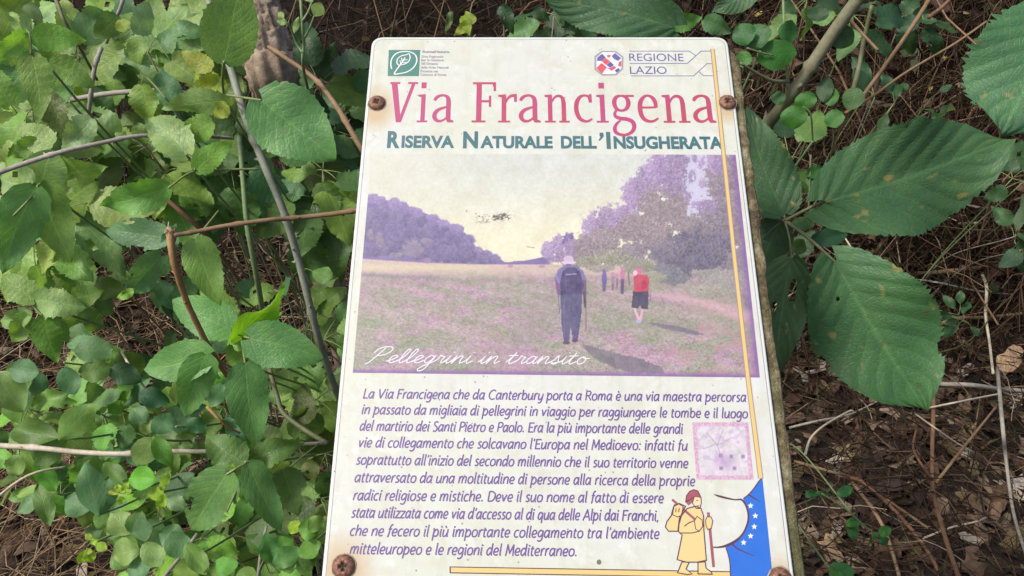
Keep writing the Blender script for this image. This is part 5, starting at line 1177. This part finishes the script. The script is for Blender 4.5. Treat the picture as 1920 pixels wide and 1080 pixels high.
for q, w in (([(1472, 414, .64), (1508, 395, .63), (1550, 374, .62)], 7), ([(1472, 414, .64), (1520, 450, .63), (1570, 495, .62)], 7), ([(1472, 414, .64), (1480, 445, .635), (1485, 490, .63)], 4.5), ([(1472, 414, .64), (1471, 405, .64), (1470, 396, .64)], 5), ([(1472, 414, .64), (1455, 408, .65), (1436, 400, .66)], 6), ([(1462, 418, .645), (1445, 432, .65), (1432, 446, .66)], 3)):
    px_tube('petiole', q, .63, w, w * .8, M['cane_green'], pl)
rootstem(pl, W(1436, 400, .66), M['cane_green'], .0022)
pl = thing('bramble_leaf_spray', 'large serrated dark leaf reaching in from the right edge of the photo', 'bramble', W(2010, 30, .66))
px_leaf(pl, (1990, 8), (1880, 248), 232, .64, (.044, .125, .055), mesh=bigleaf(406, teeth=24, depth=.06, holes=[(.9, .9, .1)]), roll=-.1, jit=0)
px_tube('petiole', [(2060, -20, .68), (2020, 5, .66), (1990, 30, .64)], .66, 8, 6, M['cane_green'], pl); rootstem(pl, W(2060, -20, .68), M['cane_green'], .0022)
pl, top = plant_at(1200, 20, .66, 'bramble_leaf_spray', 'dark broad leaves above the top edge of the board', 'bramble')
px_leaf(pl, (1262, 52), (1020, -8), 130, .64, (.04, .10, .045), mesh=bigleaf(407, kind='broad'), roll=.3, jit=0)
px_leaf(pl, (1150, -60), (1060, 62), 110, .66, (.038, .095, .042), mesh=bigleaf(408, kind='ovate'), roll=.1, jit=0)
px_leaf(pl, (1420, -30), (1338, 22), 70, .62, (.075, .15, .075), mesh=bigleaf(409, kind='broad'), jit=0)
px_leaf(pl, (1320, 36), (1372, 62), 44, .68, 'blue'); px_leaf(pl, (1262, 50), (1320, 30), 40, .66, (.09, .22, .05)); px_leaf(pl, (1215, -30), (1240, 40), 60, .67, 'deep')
rootstem(pl, W(1262, 50, .66), M['cane_green'])
pl, top = plant_at(880, 30, .80, 'bramble_shoot', 'small yellow green leaves peeping over the top edge of the board', 'bramble')
for q in (((880, 40), (852, 66), 24, 'yellow'), ((868, 30), (880, 66), 26, (.2, .32, .03)), ((890, 42), (872, 20), 22, 'yellow'), ((846, 22), (836, 60), 16, 'olive'), ((1000, 20), (1030, 40), 30, 'deep'), ((940, 10), (960, 60), 34, 'deep')): px_leaf(pl, *q[:3], .8, q[3])
rootstem(pl, W(880, 35, .8))

s_ = [(1690, -120, .66), (1610, -5, .68), (1560, 65, .70), (1510, 140, .72), (1470, 195, .74), (1420, 260, .78), (1380, 340, .84)]
pl = thing('bramble_cane', 'thick smooth olive green cane rising from behind the board to the top edge', 'bramble cane', W(1380, 340, .84))
px_tube('stem', s_, .68, 24, 26, M['cane_olive'], pl, sides=14, thorns=9, n=9, bump=.02, nodes=17)
px_tube('side_stem', [(1478, 152, .72), (1450, 152, .71), (1420, 138, .70), (1388, 118, .69)], .72, 8, 5, M['cane_green'], pl)
px_tube('side_stem', [(1476, 150, .72), (1473, 90, .71), (1470, 40, .70), (1468, -20, .70)], .72, 5, 5, M['cane_pale'], pl)
p0 = W(1380, 340, .84); tube('stem', [p0, p0 + Vector((-.03, .15, -.2)), Vector((p0.x - .04, p0.y + .3, gh(p0.x - .04, p0.y + .3)))], .0075, .0080, M['cane_green'], pl, 10)
def vine(label, d, leaves, stems, at):
    pl, top = plant_at(at[0], at[1], d, 'round_leaved_vine', label, 'vine')
    for b, tp, w, c in leaves: px_leaf(pl, b, tp, w, d, c, 'round', jit=.1)
    for q in stems: px_tube('stem', q, d, 4, 3, M['cane_green'], pl)
    rootstem(pl, W(at[0], at[1], d)); return pl
RG = (.055, .19, .035); RD = (.035, .13, .035)
vine('round leaved vine at the upper right corner of the board', .70, [((1400, 84), (1386, 42), 44, RD), ((1425, 90), (1412, 42), 56, (.045, .14, .05)), ((1492, 96), (1420, 104), 56, RG), ((1396, 96), (1392, 128), 32, RG), ((1460, 62), (1502, 58), 42, RD), ((1530, 40), (1536, 12), 40, 'deep'), ((1560, 60), (1600, 82), 44, 'deep')], [[(1400, 90, .7), (1425, 98, .7), (1450, 104, .7)]], (1425, 96))
vine('round leaved sprig in the fork right of the thick olive cane', .72, [((1510, 172), (1512, 206), 40, RG), ((1556, 198), (1562, 162), 30, RG), ((1488, 198), (1490, 240), 50, RG), ((1562, 206), (1568, 240), 36, RG), ((1545, 190), (1552, 140), 30, 'deep'), ((1460, 196), (1462, 168), 26, RD), ((1605, 165), (1592, 205), 40, (.06, .13, .04))], [[(1505, 200, .72), (1520, 215, .72), (1524, 265, .73)], [(1562, 236, .72), (1563, 262, .73), (1556, 300, .75)]], (1524, 265))
vine('small bluish leaves between the two largest leaves on the right', .72, [((1484, 422), (1530, 420), 26, 'blue'), ((1518, 450), (1586, 440), 36, (.035, .11, .06)), ((1515, 400), (1545, 406), 26, RG), ((1520, 352), (1528, 322), 26, (.05, .17, .04)), ((1512, 330), (1546, 312), 26, RD), ((1480, 460), (1516, 468), 30, 'dark')], [[(1520, 290, .72), (1518, 350, .72), (1516, 395, .72)]], (1518, 400))
vine('tiny green seedling leaves in the litter right of the pilgrim', 1.02, [((1570, 930), (1600, 912), 20, RD), ((1510, 930), (1534, 924), 16, RD), ((1530, 925), (1562, 930), 14, RD), ((1586, 985), (1616, 975), 18, RG), ((1600, 985), (1600, 1004), 20, RD), ((1650, 1005), (1670, 988), 20, RG), ((1635, 1000), (1648, 1012), 16, RG), ((1650, 1010), (1668, 1022), 18, RD), ((1605, 1010), (1590, 985), 18, RD)], [[(1540, 925, 1.02), (1580, 950, 1.02), (1620, 985, 1.02), (1650, 1008, 1.02)]], (1620, 990))
vine('single green seedling leaf at the bottom edge right of the board', .9, [((1560, 1092), (1598, 1062), 44, (.05, .2, .05)), ((1580, 1095), (1560, 1068), 24, RG)], [], (1575, 1090))
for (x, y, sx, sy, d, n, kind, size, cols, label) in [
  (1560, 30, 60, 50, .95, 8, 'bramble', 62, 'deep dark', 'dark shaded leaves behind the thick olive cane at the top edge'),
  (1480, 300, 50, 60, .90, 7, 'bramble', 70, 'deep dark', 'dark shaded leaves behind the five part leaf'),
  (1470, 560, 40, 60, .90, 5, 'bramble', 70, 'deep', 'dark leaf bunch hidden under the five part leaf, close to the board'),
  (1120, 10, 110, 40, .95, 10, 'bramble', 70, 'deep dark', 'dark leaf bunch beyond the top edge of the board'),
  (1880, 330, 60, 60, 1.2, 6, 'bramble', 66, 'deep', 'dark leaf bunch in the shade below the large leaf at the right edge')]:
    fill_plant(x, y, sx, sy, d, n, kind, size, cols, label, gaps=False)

# ------------------------------------------------------------------ dry stems and twigs one can pick out on the right
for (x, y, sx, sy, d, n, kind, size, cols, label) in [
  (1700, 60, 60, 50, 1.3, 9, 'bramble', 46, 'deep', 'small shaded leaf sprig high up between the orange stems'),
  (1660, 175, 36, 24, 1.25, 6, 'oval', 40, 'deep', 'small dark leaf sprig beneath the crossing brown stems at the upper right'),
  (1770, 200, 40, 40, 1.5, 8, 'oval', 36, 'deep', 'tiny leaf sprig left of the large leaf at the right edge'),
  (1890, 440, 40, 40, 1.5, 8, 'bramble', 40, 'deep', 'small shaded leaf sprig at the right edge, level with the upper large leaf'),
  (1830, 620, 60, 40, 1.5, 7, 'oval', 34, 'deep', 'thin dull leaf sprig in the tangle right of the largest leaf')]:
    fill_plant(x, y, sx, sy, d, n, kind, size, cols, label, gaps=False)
def rt(name, pts, w0, w1, mat, label, lift=.03, d=None, cat='twig', **k):
    P = []
    for i, (x, y) in enumerate(pts):
        if d is None: p, dd = ray_ground(x, y, lift); P.append((x, y, dd - lift * (.5 + .5 * math.sin(i * 1.7))))
        else: P.append((x, y, d + .02 * math.sin(i * 1.3)))
    dm = P[0][2]
    V_ = [W(*p) for p in P]; o = tube(name, V_, w0 * dm / FOC / 2, w1 * P[-1][2] / FOC / 2, mat, None, loc=V_[0], **k); o.location = V_[0]
    return tag(o, label, cat)
rt('dry_cane', [(1600, 205), (1625, 170), (1655, 130), (1690, 80), (1720, 35), (1760, -30)], 8, 8, M['cane_brown'], 'long straight orange brown stem slanting up to the top edge, right of the olive cane', d=.98, cat='dry stem')
rt('dry_cane', [(1585, 212), (1640, 178), (1700, 135), (1790, 82), (1850, 40)], 6, 4, M['cane_brown'], 'slanting brown stem running below the straight orange one', d=1.02, cat='dry stem')
rt('dry_twig', [(1555, 0), (1600, 45), (1625, 72), (1646, 94)], 7, 5, M['cane_brown'], 'short brown twig crossing the olive cane at the top', d=.96)
rt('dry_twig', [(1742, 32), (1765, 15), (1790, -10)], 8, 7, M['twig_red'], 'forked brown twig stub at the top edge, near the large right leaf', d=1.05)
rt('mossy_cane', [(1600, 170), (1612, 120), (1620, 75), (1635, 10)], 10, 8, M['cane_green'], 'mossy upright stem between the olive cane and the orange stem', d=1.04, cat='dry stem')
rt('pale_twig', [(1546, 402), (1572, 428), (1592, 458), (1606, 480)], 3.5, 3, M['twig_pale'], 'thin pale twig between the two largest leaves', d=.74)
rt('pale_twig', [(1510, 852), (1520, 822), (1545, 798), (1590, 772), (1600, 770)], 5, 3, M['twig_pale'], 'curved pale twig under the tip of the largest leaf', d=.9)
rt('dry_twig', [(1752, 700), (1750, 780), (1748, 850), (1750, 920), (1770, 1000), (1800, 1090)], 7, 9, M['twig_red'], 'upright brown stem standing in the litter right of the largest leaf tip', .10, cat='dry stem')
rt('dry_twig', [(1748, 900), (1722, 862), (1712, 835), (1720, 800)], 5, 4, M['twig_red'], 'side fork of the upright brown stem in the litter', .10)
rt('dry_twig', [(1755, 905), (1790, 860), (1830, 810), (1870, 760)], 6, 4, M['cane_brown'], 'right hand fork rising from the upright brown stem', .10)
rt('pale_twig', [(1490, 865), (1560, 885), (1600, 897), (1660, 935), (1740, 990)], 6, 5, M['cane_brown'], 'long brown twig lying on the litter beside the blue shape on the board', .05)
rt('dry_twig', [(1598, 905), (1640, 960), (1665, 1010), (1690, 1095)], 7, 7, M['cane_brown'], 'brown twig lying towards the bottom edge over the litter', .05)
rt('dry_twig', [(1570, 890), (1620, 905), (1680, 960), (1730, 1020), (1760, 1070)], 8, 7, M['twig_red'], 'thick reddish twig crossing the litter at the lower right', .04)
rt('pale_twig', [(1480, 802), (1530, 790), (1590, 778), (1640, 755), (1652, 748)], 5, 3, M['twig_grey'], 'slightly curved grey twig beside the lower edge of the printed picture', .08)
rt('pale_twig', [(1716, 776), (1750, 800), (1790, 828), (1826, 848)], 3, 2.5, M['twig_pale'], 'straight white grass stalk right of the largest leaf tip', .12)
rt('pale_twig', [(1740, 765), (1790, 755), (1840, 745), (1876, 738)], 4, 3, M['twig_pale'], 'pale grass stalk slanting up at the right, above the white stalk', .12)
rt('pale_twig', [(1700, 522), (1760, 530), (1830, 545), (1900, 552)], 3.5, 3, M['twig_grey'], 'thin pale grass stalk lying level right of the largest leaf', .12)
rt('pale_twig', [(1842, 515), (1850, 540), (1848, 590), (1855, 640), (1862, 700)], 6, 5, M['twig_pale'], 'pale jointed upright stalk near the right edge', .14, cat='dry stem')
rt('dry_twig', [(1700, 515), (1780, 508), (1860, 500), (1940, 498)], 8, 7, M['cane_brown'], 'level brown cane below the gap at the right edge', .12)
rt('dry_twig', [(1720, 640), (1780, 600), (1850, 595), (1940, 585)], 7, 6, M['cane_brown'], 'brown cane curving to the right edge at the height of the picture walkers', .10)
rt('dry_twig', [(1840, 312), (1880, 318), (1940, 322)], 7, 7, M['twig_red'], 'level reddish cane right of the upper large leaf tip', .12)
rt('dry_twig', [(1760, 720), (1820, 722), (1880, 730), (1950, 735)], 9, 8, M['twig_grey'], 'thick grey brown branch lying level at the right edge', .08, cat='branch')
rt('pale_twig', [(1800, 380), (1830, 388), (1870, 392)], 5, 4, M['twig_pale'], 'short pale stalk right of the upper large leaf', .14)
rt('pale_twig', [(1795, 420), (1830, 418), (1840, 419)], 5, 4, M['twig_pale'], 'short bright straw lying right of the gap between the large leaves', .14)
rt('dry_twig', [(1730, 1010), (1780, 990), (1830, 978), (1850, 970)], 4, 3, M['twig_pale'], 'thin pale stalk on the litter near the lower right corner', .05)
rt('dry_twig', [(1870, 690), (1880, 800), (1886, 860), (1900, 960), (1930, 1060)], 7, 6, M['twig_grey'], 'upright grey brown stem close to the right edge', .12, cat='dry stem')
rt('dry_twig', [(1560, 440), (1590, 452), (1640, 440), (1660, 420)], 6, 5, M['twig_red'], 'short reddish twig behind the gap between the two large leaves', .12)
rt('dry_twig', [(1630, 500), (1650, 460), (1680, 412), (1700, 380)], 7, 6, M['twig_red'], 'reddish stem slanting behind the two large leaves', .14)
rt('dry_twig', [(1800, 245), (1830, 200), (1870, 165)], 7, 6, M['cane_orange'], 'short orange stem under the large leaf at the right edge', .14)

# ------------------------------------------------------------------ countless dry stems over the bank, one object
def vc_material(name, rough=.85, trans=0.0, spec=.25, varscale=40):
    t = NT(name); at = t.n('Attribute', attribute_name='tone'); co = t.coord('Object'); n = t.noise(co, varscale, 3, .6)
    c = t.mix(1.0, at.outputs['Color'], t.ramp(n, (.3, (.7, .7, .7)), (.7, (1.25, 1.22, 1.2))), 'MULTIPLY')
    t.l(c, t.b.inputs['Base Color']); t.b.inputs['Roughness'].default_value = rough; t.b.inputs['Specular IOR Level'].default_value = spec; return t.m
M['tangle'] = vc_material('dry_stem_tones'); M['litter'] = vc_material('dead_leaf_tones', .75, 0, .3, 120)
def tangle(name, N, xr, yr, lift, lmin, lmax, rmin, rmax, palette, bias, seed, K=6):
    r = np.random.RandomState(seed)
    x = r.uniform(*xr, N); y = r.uniform(*yr, N); z = ground_h(x, y) + r.uniform(0, 1, N) ** 1.6 * lift
    az = r.normal(bias[0], bias[1], N); el = r.normal(bias[2], bias[3], N)
    L = r.uniform(lmin, lmax, N); R = r.uniform(rmin, rmax, N) * (.5 + .5 * L / lmax)
    D = np.stack([np.cos(az) * np.cos(el), np.sin(az) * np.cos(el), np.sin(el)], 1)
    Bn = np.cross(D, r.normal(0, 1, (N, 3))); Bn /= np.linalg.norm(Bn, axis=1, keepdims=True)
    Cn = np.cross(D, Bn); cur = r.normal(0, .16, N) * L; cur2 = r.normal(0, .05, N) * L; kk = r.uniform(1, 3, N)
    t_ = np.linspace(-.5, .5, K)
    P = np.stack([x, y, z], 1)[:, None] + D[:, None] * (L[:, None] * t_)[..., None] + Bn[:, None] * (cur[:, None] * (t_ ** 2 * 4 - .5))[..., None] + Cn[:, None] * (cur2[:, None] * np.sin(t_ * 6 * kk[:, None]))[..., None]
    P += r.normal(0, .0012, P.shape)
    fl = ground_h(P[..., 0], P[..., 1]) + .001; P[..., 2] = np.maximum(P[..., 2], fl)
    taper = (1 - .45 * (t_ + .5))
    V = []
    for s3 in range(3):
        a = 2 * math.pi * s3 / 3
        V.append(P + (Bn[:, None] * math.cos(a) + Cn[:, None] * math.sin(a)) * (R[:, None] * taper)[..., None])
    V = np.stack(V, 2).reshape(-1, 3)
    base = (np.arange(N) * K * 3)[:, None, None] + (np.arange(K - 1) * 3)[None, :, None]; s3 = np.arange(3)[None, None]; s4 = (s3 + 1) % 3
    q = np.stack([base + s3, base + s4, base + 3 + s4, base + 3 + s3], -1).reshape(-1)
    pal = np.array([p[:3] for p in palette]); wt = np.array([p[3] for p in palette], float); wt /= wt.sum()
    c = pal[r.choice(len(pal), N, p=wt)] * r.uniform(.7, 1.3, (N, 1)); C = np.repeat(c, K * 3, 0); C = np.concatenate([C, np.ones((len(C), 1))], 1)
    me = bpy.data.meshes.new(name); nf = len(q) // 4
    me.vertices.add(len(V)); me.vertices.foreach_set('co', V.astype(np.float32).ravel())
    me.loops.add(nf * 4); me.loops.foreach_set('vertex_index', q.astype(np.int32)); me.polygons.add(nf); me.polygons.foreach_set('loop_start', (np.arange(nf) * 4).astype(np.int32))
    me.update(calc_edges=True)
    at = me.color_attributes.new('tone', 'FLOAT_COLOR', 'POINT'); at.data.foreach_set('color', C.astype(np.float32).ravel())
    o = link_mesh(name, me, M['tangle']); o['kind'] = 'stuff'; return o
BR = [(.036, .019, .010, 4), (.070, .040, .021, 3), (.13, .083, .048, 1.5), (.013, .008, .005, 4), (.30, .24, .16, .35), (.05, .055, .018, .9)]
tangle('dead_stem_tangle', 16000, (-2.2, 2.6), (1.35, 3.6), .42, .08, .42, .0007, .0026, BR, (.75, 1.0, .35, .45), 1)
tangle('dead_stem_tangle', 12000, (.3, 2.3), (1.5, 3.1), .55, .10, .55, .0007, .0024, BR, (.9, .8, .5, .45), 7)
tangle('dead_stem_tangle', 3600, (.25, 2.0), (.75, 1.9), .13, .05, .26, .0006, .0022, BR, (.8, 1.4, .08, .22), 2)
tangle('dead_stem_tangle', 4200, (-1.5, .1), (.75, 1.6), .22, .05, .30, .0006, .0018, [(.16, .10, .05, 3), (.26, .18, .10, 3), (.09, .05, .03, 3), (.42, .34, .22, 1)], (.2, 1.4, .15, .35), 3)

# ------------------------------------------------------------------ dead leaves, and pale scraps coloured as sun glints
def dead_leaf_geom(r, lobes=True):
    """a curled dry leaf outline as a small fan of triangles"""
    n = 14; V = [(0, 0, 0)]; curl = r.uniform(-1.2, 1.2); cx = r.uniform(-.8, .8); ph = r.uniform(0, 6)
    for k in range(n):
        a = 2 * math.pi * k / n; el = .62 if abs(math.sin(a)) < .7 else 1.0
        rad = (.36 + .14 * abs(math.sin(a))) * (1 + (.26 * math.cos(a * 5 + ph) if lobes else .08 * math.cos(3 * a + ph))) * r.uniform(.85, 1.12)
        x = rad * math.cos(a) * .72; y = rad * math.sin(a) * 1.15
        V.append((x, y, curl * x * x + cx * y * y * .6 + r.uniform(-.05, .05)))
    return V, [(0, 1 + k, 1 + (k + 1) % n) for k in range(n)]
DLP = [(.13, .085, .055, 3), (.075, .044, .027, 4), (.20, .15, .105, 2), (.035, .022, .015, 4), (.32, .28, .22, .6), (.14, .11, .05, 1)]
def litter(name, N, xr, yr, smin, smax, seed, lift=.02, pal=DLP):
    r = random.Random(seed); V, F, C = [], [], []; w = [p[3] for p in pal]
    protos = [dead_leaf_geom(r, q % 2 == 0) for q in range(12)]
    for _ in range(N):
        x = r.uniform(*xr); y = r.uniform(*yr); z = gh(x, y) + r.uniform(.002, lift); s_ = r.uniform(smin, smax)
        m = Matrix.Rotation(r.uniform(0, 6.28), 3, 'Z') @ Matrix.Rotation(r.gauss(0, .5), 3, 'X') @ Matrix.Rotation(r.gauss(0, .5), 3, 'Y')
        pv, pf = protos[r.randrange(12)]; b = len(V); c = r.choices(pal, w)[0]; f = r.uniform(.7, 1.3)
        for q in pv:
            p = m @ Vector(q) * s_; V.append((p.x + x, p.y + y, p.z + z)); C.append((c[0] * f, c[1] * f, c[2] * f, 1))
        F += [tuple(i + b for i in t3) for t3 in pf]
    o = mesh_from(name, V, F, M['litter']); at = o.data.color_attributes.new('tone', 'FLOAT_COLOR', 'POINT')
    at.data.foreach_set('color', np.array(C, np.float32).ravel()); o['kind'] = 'stuff'; return o
tangle('dead_stem_tangle', 650, (-.4, 2.4), (1.5, 3.0), .6, .2, .9, .0018, .0042, [(.07, .04, .022, 3), (.14, .09, .05, 2), (.05, .06, .02, 1), (.22, .17, .11, .5)], (.95, .5, .55, .4), 17)
litter('leaf_litter', 2200, (.2, 2.4), (1.5, 3.0), .02, .055, 16, .55, [(.05, .03, .018, 4), (.09, .055, .03, 3), (.035, .05, .018, 1.2), (.16, .11, .06, 1)])
litter('leaf_litter', 5200, (-1.6, 2.2), (.55, 1.75), .022, .06, 5)
litter('leaf_litter', 2600, (-1.8, 2.6), (1.5, 3.2), .012, .03, 6, .4, [(.06, .035, .02, 5), (.12, .07, .04, 3), (.75, .7, .55, .5), (.6, .5, .14, .3)])  # palest scraps stand in for sun glints, painted into their colour
r = random.Random(99)
t = NT('dry_brown_leaf'); oi = t.n('ObjectInfo'); co = t.coord('Object'); n1 = t.noise(co, 3, 4, .6); n2 = t.noise(co, 14, 3, .6)
c = t.mix(1.0, oi.outputs['Color'], t.ramp(n1, (.3, (.6, .55, .5)), (.7, (1.3, 1.25, 1.2))), 'MULTIPLY'); c = t.mix(t.ramp(n2, (.5, 0.0), (.8, .6)), c, (.06, .035, .02))
t.l(c, t.b.inputs['Base Color']); t.b.inputs['Roughness'].default_value = .7; t.bump(n2, .5, .05); M['dry'] = t.m
dmesh = []
for q in range(6):
    v_, f_ = dead_leaf_geom(r, q % 2 == 0); me = bpy.data.meshes.new('dead_leaf'); me.from_pydata(v_, [], f_); me.polygons.foreach_set('use_smooth', [True] * len(f_)); me.materials.append(M['dry']); dmesh.append(me)
def dead_leaf(px, py, size_px, label, group, col, lift=.03):
    p, d = ray_ground(px, py, lift); o = bpy.data.objects.new('dead_leaf', r.choice(dmesh)); COL.objects.link(o)
    o.location = p; s_ = size_px * d / FOC; o.scale = (s_, s_, s_); o.rotation_euler = (r.uniform(.1, .9), r.gauss(0, .35), r.uniform(0, 6.28)); o.color = (*col, 1)
    tag(o, label, 'dead leaf', group)
dead_leaf(1895, 672, 62, 'large tan dead leaf at the right edge, caught in the stems', None, (.42, .28, .17), .12)
dead_leaf(1582, 722, 44, 'pale grey dead leaf under the left side of the largest leaf', None, (.45, .42, .38))
dead_leaf(1562, 670, 26, 'small whitish dead leaf between the long leaf and the largest leaf', None, (.5, .47, .42))
dead_leaf(1808, 695, 34, 'whitish dead leaf right of the largest leaf, under the stems', None, (.45, .43, .4))
dead_leaf(1575, 965, 48, 'tan lobed dead leaf beside the green seedlings', None, (.36, .25, .15))
dead_leaf(1560, 1040, 64, 'long tan dead leaf above the bottom edge, right of the board', None, (.32, .23, .14))
dead_leaf(1915, 905, 52, 'cream dead leaf at the lower right edge of the photo', None, (.55, .5, .42))
dead_leaf(1820, 1010, 36, 'greyish dead leaf near the lower right corner', None, (.4, .36, .3))
for k in range(70):
    while True:
        px, py = r.uniform(1500, 1920), r.uniform(690, 1080)
        if px > 1490 + (py - 700) * .05 and not (py < 770 and 1560 < px < 1780): break
    c = r.choices(DLP, [q[3] for q in DLP])[0]; f = r.uniform(.9, 1.5)
    dead_leaf(px, py, r.uniform(26, 50), 'brown curled dead leaf lying in the litter right of the board', 'dead leaves in the litter right of the board', (c[0] * f, c[1] * f, c[2] * f), .02)
